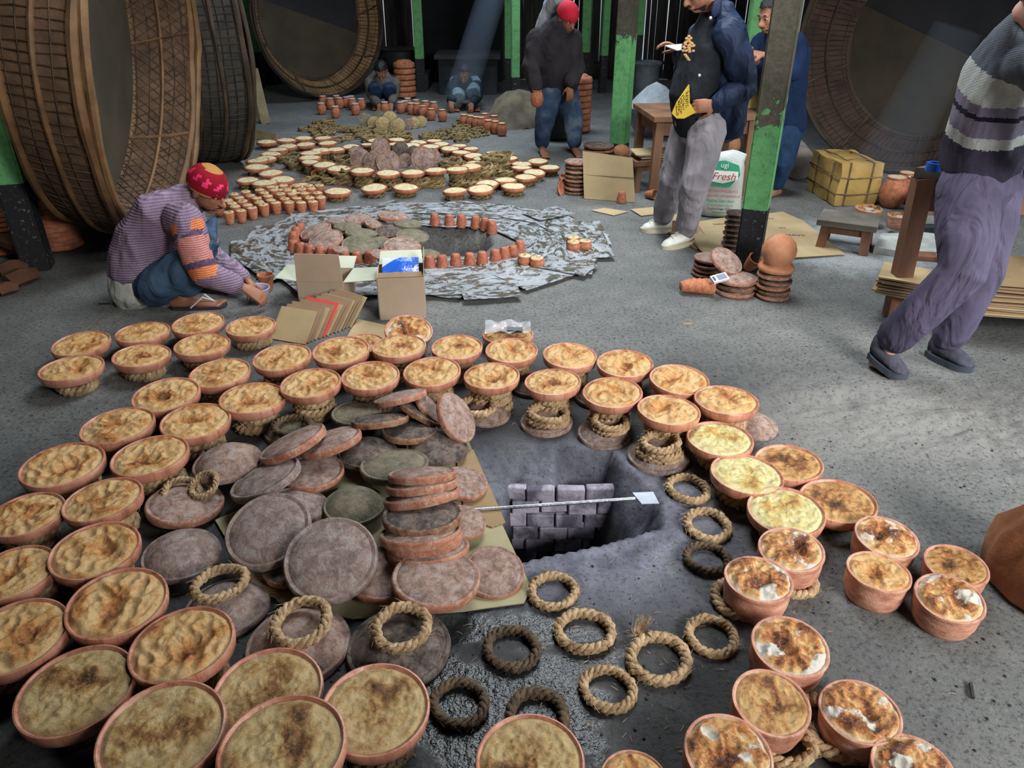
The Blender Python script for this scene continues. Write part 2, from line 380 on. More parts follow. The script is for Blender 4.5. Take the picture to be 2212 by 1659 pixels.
for (bx, by, w, z0, lab) in ((1113, 243, .10, .42, 'green post just left of the bending man in the red cap'), (1101, 208, .13, .5, 'green post farther back, left of the post by the bending man'),
        (910, 198, .13, .45, 'narrow green post above the squatting boy, in front of the bamboo gaps'), (563, 190, .14, .5, 'green post between the dark woven drum and the far left tub'),
        (592, 182, .12, .5, 'green post half behind the far left round tub'), (1262, 190, .12, .5, 'dim green post right behind the bending man in the red cap'),
        (1300, 200, .10, .5, 'thin dim post deep in the shed, left of the mossy green post'), (1372, 210, .10, .8, 'thin green post just right of the mossy middle post'), (1592, 330, .12, .9, 'dim green post just right of the navy jacket, behind the bearded man')):
    pb = G(bx, by); post(pb, w, postmat('far_post', z0, 99), R.uniform(-.3, .3), lab)
# ================================================================ GIANT WOVEN DRUMS
wovA = M('clay_daubed_weave', (66, 50, 38), (98, 76, 58), 5, c3=(124, 98, 76), rough=.85, bs=35, bst=.6, bd=.01)
wovB = M('sooty_weave', (38, 38, 36), (72, 68, 60), 5, rough=.85, bs=35, bst=.6, bd=.01)
wovC = M('tan_weave', (112, 86, 58), (158, 126, 86), 5, rough=.85, bs=35, bst=.6, bd=.01)
wovD = M('brown_weave', (54, 40, 33), (80, 60, 48), 5, rough=.85, bs=35, bst=.6, bd=.01)
bamb = M('bamboo_pole', (58, 44, 32), (110, 82, 54), 4, c3=(140, 106, 70), stretch=(1, 1, 1), rough=.55, bs=30)
bambd = M('dark_bamboo', (40, 34, 28), (80, 66, 50), 4, rough=.65, bs=30)
twig = M('dark_strip', (40, 32, 25), (96, 74, 54), 9, rough=.7, bs=40)
twigd = M('sooty_strip', (22, 22, 22), (60, 56, 50), 9, rough=.75, bs=40)
disc1 = M('tub_floor_dark', (36, 38, 42), (48, 49, 52), 2, rough=.85, bs=60, bst=.15)
disc2 = M('tub_floor_brown', (60, 55, 45), (78, 70, 56), 2, rough=.8, bs=60, bst=.15)
def drum(name, lab, cat, c, n, tilt, Rr, Rb, w, wall, strip, pole, diag, nh, hw=.05, seam=-18):
    n = Vector((n[0], n[1], tilt)).normalized()
    z = n; y = (Vector((0, 0, 1)) - z * z.z).normalized(); x = y.cross(z)
    root = thing(name, lab, cat, c, Matrix((x, y, z)).transposed().to_euler())
    N = 96
    q = S(); th = .02
    q.lathe([(Rb, -w), (Rb + (Rr - Rb) * .5 + .02, -w * .5), (Rr, 0), (Rr - th, 0), (Rb + (Rr - Rb) * .5 - th + .02, -w * .5), (Rb - th, -w)], N)
    q.f = [f for f in q.f if len(f) < 8]; q.m = [0] * len(q.f)
    q.build('wall', wall, root)
    def rad(s_, side): return (Rb + (Rr - Rb) * s_ + .02 * math.sin(PI * s_)) + (side * .004 if side > 0 else -th - .006)
    L = S(); rr = random.Random(len(name))
    def P(a, s_, side): r = rad(s_, side); return (r * math.cos(a), r * math.sin(a), -w * (1 - s_))
    for side in (1, -1):
        dg = diag if side < 0 else 0
        cnt = int(2 * PI * Rr / (.055 if not dg else .075))
        for k in range(cnt):
            a0 = 2 * PI * k / cnt + rr.uniform(-.008, .008)
            for dr in ((1, -1) if dg else (0,)):
                L.tube([P(a0 + dr * .30 * t_ + (0 if dr else rr.uniform(-.006, .006)), t_, side) for t_ in (0, .25, .5, .75, 1)], .0045, 4, caps=False, flat=.6)
        for k in range(nh):
            s0 = (k + .5) / nh
            L.tube([P(2 * PI * j / 72, s0 + .012 * math.sin(j * .7 + k), side) for j in range(72)], .004, 4, closed=True)
    lo = L.build('lattice', strip, root); lo['kind'] = 'stuff'
    for s0, r_ in ((0, .028), (.5, .016), (1, hw)):                       # hoops
        for k in range(1 if s0 < 1 else 2):
            h = S(); h.tube([Vector(P(2 * PI * j / 90, s0, 1)) * (1 + .0) + Vector((0, 0, (k * .045 if s0 == 1 else 0) + .008 * math.sin(j * .4 + k * 2))) for j in range(90)], [r_ * (1 + .10 * math.sin(j * 1.1 + k)) * (.7 if k else 1) for j in range(90)], 8, closed=True)
            h.build('hoop' if s0 < 1 else 'rim_pole', pole, root)
    h = S(); h.tube([P(2 * PI * j / 90, .5, -1) for j in range(90)], .014, 6, closed=True); h.build('inner_hoop', pole, root)
    nb = 9
    for k in range(nb):                                                      # cross battens inside the wall
        a = 2 * PI * k / nb + .1; h = S(); h.tube([Vector(P(a - .12 * (1 - t_), t_, -1)) * .995 for t_ in (.02, .35, .7, 1)], .012, 6, flat=.5); h.build('batten', pole, root)
    sa = math.radians(seam); off = .12 * Rb
    for k in (0, 1):                                                        # two panels closing the base
        pts = []
        for j in range(49):
            a = sa + PI * k + PI * j / 48; pts.append((Rb * math.cos(a), Rb * math.sin(a), 0))
        h = S(); zz = -w + .012 * k - .004; m_ = len(pts)
        h.v = [(p[0], p[1], zz) for p in pts] + [(p[0], p[1], zz - .02) for p in pts]
        h.f = [tuple(range(m_)), tuple(range(2 * m_ - 1, m_ - 1, -1))] + [(i, i + m_, (i + 1) % m_ + m_, (i + 1) % m_) for i in range(m_)]; h.m = [0] * len(h.f)
        h.build('base_panel', disc1 if k == 0 else disc2, root, smooth=False)
    return root
drum('woven_drum', 'giant brown woven drum standing on edge at the left, its open side facing right', 'drum', (-2.28, 5.13, 1.10), (.995, .102), -.13, 1.06, .99, .40, wovA, twig, bamb, 1, 5, .034, seam=60)
drum('woven_drum', 'giant sooty woven drum standing on edge behind the brown one', 'drum', (-2.68, 7.44, 1.06), (.84, .54), 0, 1.03, 1.0, .40, wovB, twigd, bambd, 1, 6, .028)
drum('round_tub', 'huge round tub on edge far back left, tan rim wall and dark inside', 'tub', (-2.55, 11.25, 1.03), (.72, -.66), .06, 1.0, .79, .24, wovC, twig, bambd, 0, 3, .03)
drum('round_tub', 'huge round tub on edge at the right behind the yellow parcel', 'tub', (3.42, 7.05, 1.1), (-.80, -.60), .10, 1.08, .80, .32, wovD, twigd, bambd, 0, 3, .03)
# ================================================================ CURD DISHES, LIDS, STRAW RINGS
clay = NT('wet_terracotta'); v = clay.vec(); n = clay.noise(2.2, 4, .6, (1, 1, .25)); n2 = clay.noise(9, 5, .6, (1, 1, .18)); n3 = clay.noise(40, 4, .6)
c = clay.ramp(n, [(.3, (150, 98, 76)), (.5, (190, 130, 106)), (.7, (204, 152, 128))]); c = clay.mix(clay.ramp(n2, [(.57, 0.), (.66, .6)]), c, (146, 78, 46))
clay = clay.fin(c, clay.ramp(n2, [(.40, .42), (.56, .14)]), clay.bump(n3, .15, .02), 0, .5)
dryclay = M('dry_terracotta', (158, 94, 66), (200, 132, 98), 2.5, rough=.8, bs=14, bst=.3, bd=.02)
dirtyclay = M('pot_terracotta', (142, 94, 76), (194, 138, 114), 2.2, c3=(206, 170, 148), stretch=(1, 1, 2.2), rough=.42, bs=12, bst=.3, bd=.03)
def crustmat(name, base, gold, brown, pale, wet=.34):
    t = NT(name); v = t.vec(); a = t.attr('burn'); w_ = t.attr('white')
    n = t.noise(5, 8, .72, dist=.4); n2 = t.noise(22, 6, .75); n3 = t.noise(2.2, 4, .6)
    f = t.math('ADD', a, t.math('MULTIPLY', t.math('SUBTRACT', n, .5), 1.9)); f = t.math('ADD', f, t.math('MULTIPLY', t.math('SUBTRACT', n3, .5), .6))
    c = t.ramp(f, [(.15, pale), (.40, base), (.68, gold), (1.0, brown)])
    c = t.mix(t.ramp(n2, [(.30, .6), (.43, 0.)]), c, brown)
    c = t.mix(t.ramp(n2, [(.54, 0.), (.66, .6)]), c, pale)
    c = t.mix(t.ramp(t.math('ADD', w_, t.math('MULTIPLY', t.math('SUBTRACT', n, .5), 1.9)), [(.46, 0.), (.60, .95)]), c, (224, 222, 212))
    b = t.bump(n2, .45, .03, t.bump(n, .5, .07))
    return t.fin(c, t.ramp(n2, [(.3, wet - .12), (.7, wet + .2)]), b, 0, .5)
CG = crustmat('crust_golden', (218, 168, 104), (194, 126, 62), (108, 58, 26), (230, 194, 138))
CY = crustmat('crust_pale_yellow', (216, 200, 132), (204, 166, 88), (164, 116, 52), (228, 220, 164))
CB = crustmat('crust_brown', (196, 146, 84), (150, 92, 44), (66, 40, 22), (214, 176, 118))
CF = crustmat('crust_foamy', (224, 182, 116), (190, 116, 54), (96, 48, 20), (228, 208, 168))
CL = crustmat('crust_crumbly', (192, 156, 98), (152, 106, 56), (90, 58, 28), (212, 186, 134), .26)
CFAR = M('cream_curd', (206, 188, 140), (240, 228, 188), 3.5, rough=.5, bs=8, bst=.5, bd=.05)
def crust(name, mat, seed, puff=.05, cen=.12, nr=36, ns=96, foam=0.0, ridge=.055, rise=.06, rad=.93):
    """a skin of curd of unit radius: swollen, wrinkled, sunk in the middle"""
    rr = random.Random(seed); o = Vector((seed * 3.7, seed * 1.3, 0)); ca = rr.uniform(0, 6.28); cx, cy = .22 * math.cos(ca), .22 * math.sin(ca); an = rr.uniform(0, PI)
    vs = []; bu = []; wh = []
    for i in range(nr + 1):
        r = rad * (i / nr) ** .85
        for k in range(ns):
            a = 2 * PI * k / ns; x, y = r * math.cos(a), r * math.sin(a)
            p = Vector((x, y, 0)) + o
            big = noise.noise(p * 1.9); rg_ = 1 - abs(noise.noise(p * 3.2 + Vector((9, 0, 0)))) * 2; f_ = noise.noise(p * 9) + .6 * noise.noise(p * 18)
            xr = (x - cx) * math.cos(an) + (y - cy) * math.sin(an); yr = -(x - cx) * math.sin(an) + (y - cy) * math.cos(an)
            pit = math.exp(-((xr / .42) ** 2 + (yr / .2) ** 2))
            edge = max(0, (r / rad - .86) / .14)
            z = puff * (1 - (r / rad) ** 2) + rise * (1 - edge ** 2) * (.6 + big * .8) + ridge * (rg_ - .5) * (1 - edge) + .026 * f_ * (1 - .6 * edge) - cen * pit - .03 * edge
            vs.append((x * (1 + .03 * foam * big), y * (1 + .03 * foam * big), z)); bu.append(max(0, min(1, .22 + .5 * pit + .8 * max(0, big) - .35 * edge + .2 * rg_ - .1 + (.35 * foam * (1 - edge)))))
            wh.append(max(0, min(1, foam * (.12 + 1.5 * max(0, noise.noise(p * 1.7 + Vector((0, 5, 0)))) + .45 * edge))))
    fs = [(i * ns + k, (i + 1) * ns + k, (i + 1) * ns + (k + 1) % ns, i * ns + (k + 1) % ns) for i in range(nr) for k in range(ns)]
    lo = [(x, y, -.12) for x, y, z in vs[nr * ns:]]; b0 = len(vs); vs += lo; bu += [.2] * ns; wh += [0] * ns
    fs += [(nr * ns + k, b0 + k, b0 + (k + 1) % ns, nr * ns + (k + 1) % ns) for k in range(ns)]
    me = bpy.data.meshes.new(name); me.from_pydata(vs, [], fs); me.materials.append(mat)
    for nm, d in (('burn', bu), ('white', wh)):
        at = me.attributes.new(nm, 'FLOAT', 'POINT'); at.data.foreach_set('value', d)
    me.polygons.foreach_set('use_smooth', [True] * len(me.polygons)); me.update(); return me
CR = {'g': [crust('crust', CG, i, .04, .12 + .04 * (i % 3), ridge=.085) for i in range(7)], 'y': [crust('crust', CY, 20 + i, .0, .03, ridge=.045) for i in range(3)],
      'b': [crust('crust', CB, 30 + i, .0, .12) for i in range(3)], 'f': [crust('crust', CF, 40 + i, .10, .24, foam=.9, ridge=.09, rise=.09) for i in range(6)],
      'l': [crust('crust', CL, 50 + i, .0, .05, ridge=.03) for i in range(4)], 'm': [crust('crust', CB, 60 + i, .0, .08, foam=.3) for i in range(2)]}
BOWLP = [(.885, -.10), (.93, -.01), (.955, .012), (.985, .006), (1.0, -.03), (.995, -.12), (.965, -.26), (.93, -.29), (.82, -.31), (.70, -.38), (.60, -.46), (.30, -.50), (0, -.505)]
POTP = [(.86, -.12), (.90, -.01), (.935, .02), (.985, .012), (1.0, -.05), (.975, -.13), (.955, -.2), (.965, -.34), (.955, -.5), (.93, -.7), (.88, -.9), (.80, -1.06), (.66, -1.16), (0, -1.18)]
def pm(prof, mat, n, name='bowl', wob=.012):
    out = []
    for i in range(3):
        q = S(); q.lathe(prof, n, wob, i + 1); q.f = [f for f in q.f if not (len(f) > 8 and f[0] == n - 1)]; q.m = [0] * len(q.f); out.append(q.mesh(name, mat, ang=50))
    return out
BOWL = pm(BOWLP, clay, 56); POT = pm(POTP, dirtyclay, 56, 'pot_wall', .02); BOWLF = pm(BOWLP[2:], dryclay, 24)
CRF = [crust('curd', CFAR, 70 + i, .02, .02, 6, 24, ridge=.04, rise=.03) for i in range(3)]
straw = M('straw', (104, 82, 58), (174, 146, 110), 34, c3=(204, 182, 146), rough=.8, bs=160, bst=.9, bd=.006, stretch=(1, 1, 1))
strawd = M('damp_straw', (52, 42, 32), (104, 84, 58), 30, rough=.6, bs=160, bst=.9, bd=.006)
strawf = M('far_straw', (98, 82, 54), (156, 136, 92), 20, rough=.85, bs=90, bst=.9, bd=.01)
def ringmesh(seed, mat, Rm=.064, rr_=.0125, ns=96, nn=7, turns=7, strands=3, stray=44):
    q = S(); r_ = random.Random(seed); e1, e2 = r_.uniform(.93, 1.06), r_.uniform(0, 6)
    for s_ in range(strands):
        ph = 2 * PI * s_ / strands; pts = []; rad = []
        for j in range(ns):
            a = 2 * PI * j / ns; f = ph + turns * a
            rw = Rm * (1 + .05 * math.sin(2 * a + e2)) + rr_ * .55 * math.cos(f) + .0012 * math.sin(5 * a + s_); zz = rr_ * .62 * math.sin(f)
            pts.append((rw * math.cos(a) * e1, rw * math.sin(a), zz)); rad.append(rr_ * (.60 + .12 * math.sin(9 * a + s_ * 2) + .10 * math.sin(31 * a + s_ * 5 + seed)))
        q.tube(pts, rad, nn, closed=True)
    for i_, p_ in enumerate(q.v):
        nz = .0016 * noise.noise(Vector(p_) * 240 + Vector((seed, 0, 0))); q.v[i_] = (p_[0] * (1 + nz * 14), p_[1] * (1 + nz * 14), p_[2] + nz * 1.2)
    for j in range(stray):
        a = r_.uniform(0, 6.28); p = Vector((Rm * math.cos(a) * e1, Rm * math.sin(a), rr_ * r_.uniform(-.2, 1.0))); d = Vector((-math.sin(a), math.cos(a), r_.uniform(-.05, .25))) + Vector((math.cos(a), math.sin(a), 0)) * r_.uniform(-.6, .6)
        q.tube([p + Vector((math.cos(a), math.sin(a), 0)) * rr_ * .8, p + Vector((math.cos(a), math.sin(a), 0)) * rr_ + d * r_.uniform(.008, .022)], [.0009, .0004], 3)
    return q.mesh('straw_ring', mat, ang=60)
RING = [ringmesh(i, straw) for i in range(5)]; RINGD = [ringmesh(i + 9, strawd) for i in range(3)]; RINGF = [ringmesh(i + 20, strawf, ns=22, nn=4, turns=4, strands=2, stray=4, rr_=.014) for i in range(3)]
def ring(c, scale, lab, group=None, kind='n', n=None, flatz=1.0):
    ms = {'n': RING, 'd': RINGD, 'f': RINGF}[kind]; me = R.choice(ms)
    o = ob('straw_ring', me, None, c, ntrot(n or (R.uniform(-.06, .06), R.uniform(-.06, .06), 1), R.uniform(0, 6.28)), (scale, scale, scale * flatz))
    return tag(o, lab, 'straw ring', group)
def proj(p):
    p = Vector(p) - CAM; dz = p.dot(Vector((0, CP, -SP))); return W / 2 + FPX * p.x / dz, H / 2 - FPX * p.dot(Vector((0, SP, CP))) / dz
def fitdisc(px, py, w, z):
    """centre and radius of a level disc at height z whose outline has that centre and width in the picture"""
    cx, cy = px, py; r = .1
    for _ in range(5):
        c = G(cx, cy, z); pts = [proj(c + Vector((r * math.cos(a * .39), r * math.sin(a * .39), 0))) for a in range(16)]
        x0, x1 = min(p[0] for p in pts), max(p[0] for p in pts); y0, y1 = min(p[1] for p in pts), max(p[1] for p in pts)
        cx += px - (x0 + x1) / 2; cy += py - (y0 + y1) / 2; r *= w / (x1 - x0)
    return G(cx, cy, z), r
NDISH = []
def dish(px, py, w, z, kind, lab, stand=1, name='curd_dish', group=None, ringk='n', tilt=None, far=False, pot=False):
    c, r = fitdisc(px, py, w, z)
    n = tilt or (R.uniform(-.05, .05), R.uniform(-.07, .03), 1)
    t = thing(name, lab, 'pot' if pot else 'dish', c, ntrot(n, R.uniform(0, 6.28)), group, r)
    ob('bowl' if not pot else 'pot_wall', R.choice(BOWLF if far else POT if pot else BOWL), t)
    ob('curd' if far else 'crust', R.choice(CRF if far else CR[kind]), t, (0, 0, -.03 if not pot else -.02), (0, 0, R.uniform(0, 6.28)))
    NDISH.append((c.x, c.y, r))
    bot = c.z - r * (1.18 if pot else .505)
    if stand:
        gap = max(.02, bot + .012); k = stand; th = gap / k
        for j in range(k):
            s_ = (r / .12) * (1.12 - .06 * j / max(1, k)) if not far else (r / .12) * 1.15
            zc = th * (j + .5); who = lab.split(',', 1)
            ring((c.x + R.uniform(-.004, .004), c.y + R.uniform(-.004, .004), zc), s_, ('straw ring under the ' if k == 1 else ['lowest', 'second', 'third', 'fourth'][j] + ' straw ring under the ') + who[-1].strip().replace(' from left', ', from left'), None, ringk, None, max(.75, min(1.6, th / .025 / s_ )))
    return t
def rows(name, adj, data, z, kind, stand, **k):
    n = len(data)
    for i, d in enumerate(data):
        px, py, w = d[:3]; kd = d[3] if len(d) > 3 else kind; zz = d[4] if len(d) > 4 else z
        dish(px, py, w, zz, kd, adj[kd if isinstance(adj, dict) else 0] + ', ' + ORD[i] + ' dish in the ' + name if isinstance(adj, dict) else adj + ', ' + ORD[i] + ' dish in the ' + name, stand, **k)
AD = {'g': 'dish of golden baked curd', 'y': 'dish of pale yellow curd', 'b': 'dish of dark browned curd', 'l': 'big dish of crumbly baked curd', 'f': 'dish with white foamy curd', 'm': 'dish of smooth brown curd'}
rows('far-left back row from left', AD, [(174, 742, 132), (307, 718, 122), (427, 698, 117), (541, 705, 110)], .10, 'g', 1)
rows('far-left second row from left', AD, [(153, 795, 146), (305, 768, 130), (436, 745, 124)], .10, 'g', 1)
rows('outer arc from left', AD, [(608, 772, 128), (736, 757, 124), (862, 748, 117), (987, 750, 112), (1105, 757, 115), (1231, 768, 118), (1350, 785, 123), (1468, 820, 130), (1570, 865, 140)], .145, 'g', 3)
rows('inner arc from left', AD, [(670, 828, 132), (800, 812, 127), (933, 803, 125), (1062, 812, 122), (1194, 825, 123), (1323, 848, 130), (1445, 886, 137)], .155, 'g', 3)
rows('outer left column from top', AD, [(474, 806, 137), (357, 853, 152), (252, 920, 167), (133, 1005, 190), (55, 1112, 175), (28, 1238, 195), (30, 1378, 245)], .12, 'g', 2)
rows('inner left column from top', AD, [(545, 860, 147), (421, 910, 155), (322, 985, 174), (220, 1080, 180), (203, 1190, 204), (250, 1305, 228), (390, 1395, 236)], .13, 'g', 2)
rows('front row from left', AD, [(160, 1495, 272, 'l', .11), (345, 1590, 290, 'l', .15), (575, 1500, 245, 'l', .105), (605, 1622, 285, 'l', .175), (810, 1535, 238, 'l'), (1145, 1650, 238, 'l')], .13, 'l', 2, ringk='d')
rows('right-hand inner column from top', AD, [(1556, 948, 145, 'y', .11), (1615, 1025, 160, 'y', .10), (1700, 1105, 172, 'y', .095)], .09, 'y', 1)
rows('right-hand outer column from top', AD, [(1705, 1000, 150, 'm', .075), (1812, 1083, 172, 'm', .078)], .08, 'm', 1)
dish(783, 742, 96, .08, 'g', 'terracotta dish of golden curd, half-hidden dish behind the outer arc near the cardboard stack', 1)
dish(883, 714, 104, .13, 'f', 'tilted dish of torn puffy curd, dish just in front of the open carton', 1, tilt=(.12, -.28, 1))
dish(1370, 1690, 150, .09, 'g', 'dish of brown curd just showing, dish at the bottom edge right of centre', 0)
PO = [(1917, 1162, 146, 'f', 'deep clay pot of curd with a torn white corner, rear pot of the right-hand group'), (1900, 1236, 145, 'g', 'deep red clay pot of golden curd, left front pot of the right-hand group'),
      (2067, 1222, 146, 'm', 'clay pot of flat brown curd, pot at the far right of the right-hand group'), (2053, 1293, 158, 'f', 'pale pot with a dark red band, front pot of the right-hand group'),
      (1710, 1188, 146, 'f', 'deep pot of scorched curd, topmost pot of the lower right column'), (1640, 1252, 150, 'f', 'deep pot of scorched torn curd, second pot of the lower right column'),
      (1708, 1398, 172, 'f', 'deep pot of white and golden curd, middle pot of the lower right column'), (1668, 1520, 174, 'b', 'deep pot of dark browned curd, pot left of the crater-topped one'),
      (1860, 1540, 182, 'f', 'deep pot of foamy curd with a deep brown crater'), (1575, 1632, 196, 'f', 'bulging torn white and brown curd pot at the bottom edge'), (1975, 1664, 190, 'f', 'golden foamy curd pot at the bottom edge, lower right')]
for px, py, w, k, lab in PO:
    dish(px, py, w, .105 if py > 1180 and px < 1750 else .095, k, lab, 0, name='curd_pot', pot=True, tilt=(R.uniform(-.06, .06), R.uniform(-.1, .02), 1))
    
for px, py, s_ in ((1705, 1262, 1.05), (1598, 1300, 1.1), (1690, 1600, 1.15), (1800, 1580, 1.3)):
    c = G(px, py); ring((c.x, c.y, .014), s_, 'straw ring half under the ' + {1705: 'topmost pot of the lower right column', 1598: 'second pot of the lower right column', 1690: 'dark browned pot at lower right', 1800: 'crater-topped pot'}[px])
# loose rings on the ground round the near pit
LR = [(1486, 1057, 96, 'n', 'pale straw ring just right of the spatula blade'), (1528, 1135, 106, 'n', 'straw ring between the blade and the dark ring, second of the right side'), (1528, 1207, 104, 'd', 'dark straw ring lying right of the pit, third down the right side'),
      (1195, 1278, 110, 'n', 'tight straw ring touching the front edge of the cardboard'), (1263, 1365, 132, 'n', 'straw ring with damp ground inside, just below the one by the cardboard'), (1105, 1402, 126, 'd', 'soaked brown straw ring in the wet patch'),
      (1423, 1425, 146, 'n', 'large straw ring with a frayed upright end'), (1537, 1375, 116, 'n', 'straw ring left of the foamy pot in the middle of the lower right'), (1313, 1490, 126, 'n', 'greyish straw ring below the frayed one'),
      (992, 1520, 130, 'd', 'black wet straw ring beside the glossy crumbly dish'), (1160, 1550, 146, 'd', 'dark straw ring above the dish at the bottom centre')]
for px, py, w, k, lab in LR:
    c, r = fitdisc(px, py, w, .014); o = ring(c, r / .0765, lab, None, k, (0, 0, 1))
q = S()
for i in range(46):
    a = R.uniform(-.5, .5); b = R.uniform(-.01, .01); q.tube([(b, R.uniform(-.01, .01), .0), (b + .02 * a, .0 + .02, .025), (b + .05 * a + .02, .045, R.uniform(.03, .06))], [.0011, .001, .0004], 3)
c = G(1380, 1392); fr = q.build('frayed_end', straw, None); fr.parent = [o for o in bpy.data.objects if o.get('label', '').startswith('large straw ring')][0]; fr.matrix_parent_inverse = fr.parent.matrix_basis.inverted(); fr.location = (c.x, c.y, .012)
# lids
def lidmat(name, a, b, c_, soot, ash, sa=.5, rough=.7):
    t = NT(name); v = t.vec(); n = t.noise(1.6, 6, .65); n2 = t.noise(3.6, 8, .75, dist=.5); n3 = t.noise(22, 5, .7)
    c = t.ramp(n, [(.34, a), (.5, b), (.66, c_)]); c = t.mix(t.math('MULTIPLY', t.ramp(n2, [(.40, 1.), (.50, 0.)]), sa), c, soot)
    c = t.mix(t.math('MULTIPLY', t.ramp(n2, [(.51, 0.), (.60, 1.)]), .6), c, ash); c = t.mix(t.ramp(n3, [(.34, .8), (.42, 0.)]), c, soot)
    return t.fin(c, rough, t.bump(n3, .5, .02, t.bump(n2, .5, .06)), 0, .4)
LA = lidmat('lid_dusty', (146, 118, 106), (176, 144, 128), (190, 162, 146), (74, 66, 64), (192, 184, 186)); LB = lidmat('lid_sooty', (84, 76, 72), (112, 98, 90), (134, 114, 102), (32, 30, 30), (150, 140, 132), .7)
LCm = lidmat('lid_olive', (112, 108, 90), (134, 128, 106), (150, 140, 118), (52, 50, 44), (156, 150, 130), .3); LDm = lidmat('lid_grey', (142, 122, 114), (164, 142, 132), (176, 150, 136), (92, 82, 80), (186, 182, 184), .55)
RO = lidmat('lid_rim_orange', (180, 112, 86), (204, 138, 108), (206, 150, 124), (98, 58, 40), (214, 190, 172), .35, .45); RD = lidmat('lid_rim_burnt', (126, 88, 68), (168, 120, 92), (178, 136, 104), (40, 32, 28), (190, 160, 120), .6)
LIDP = [(0, .27), (.25, .262), (.5, .235), (.72, .19), (.85, .145), (.875, .125), (.90, .135), (.955, .15), (.985, .13), (1.0, .08), (.99, -.02), (.975, -.07), (.93, -.075), (.91, 0), (.6, .10), (0, .15)]
DOMEP = [(0, .52), (.2, .51), (.42, .47), (.62, .38), (.76, .28), (.86, .18), (.90, .13), (.93, .14), (.97, .13), (1.0, .07), (.985, -.02), (.95, -.03), (.9, .05), (.5, .3), (0, .38)]
def lidmesh(prof, fm, rm, seed):
    q = S(); q.lathe(prof, 48, .02, seed); n = 48
    for i, f in enumerate(q.f): q.m[i] = 1 if 7 <= i // n <= 12 else 0
    for i, p in enumerate(q.v):
        x, y, z = p; q.v[i] = (x, y, z + .012 * noise.noise(Vector((x * 3 + seed, y * 3, z * 3))))
    return q.mesh('clay_cover', [fm, rm], ang=45)
LM = {'a': [lidmesh(LIDP, LA, RO, i) for i in range(2)], 'b': [lidmesh(LIDP, LB, RD, i) for i in range(2)], 'c': [lidmesh(LIDP, LCm, LCm, 3)], 'd': [lidmesh(LIDP, LDm, LDm, i) for i in range(2)], 'o': [lidmesh(LIDP, LA, RO, 5)],
      'D': [lidmesh(DOMEP, LB, LB, 1)], 'G': [lidmesh(DOMEP, LDm, LDm, 2)], 'C': [lidmesh(DOMEP, LCm, LCm, 2)], 'A': [lidmesh(DOMEP, LA, LA, 2)]}
def lid(px, py, D, z, kind, lab, ratio=None, lean=90, group=None, name='clay_cover', n=None):
    c = G(px, py, z); n = n or (orient(px, py, ratio, lean) if ratio is not None else Vector((R.uniform(-.04, .04), R.uniform(-.04, .04), 1)))
    o = ob(name, R.choice(LM[kind]), None, c, ntrot(n, R.uniform(0, 6)), D / 2)
    if kind in 'DGCA' and ratio is None: o.location.z = .004
    return tag(o, lab, 'lid', group)
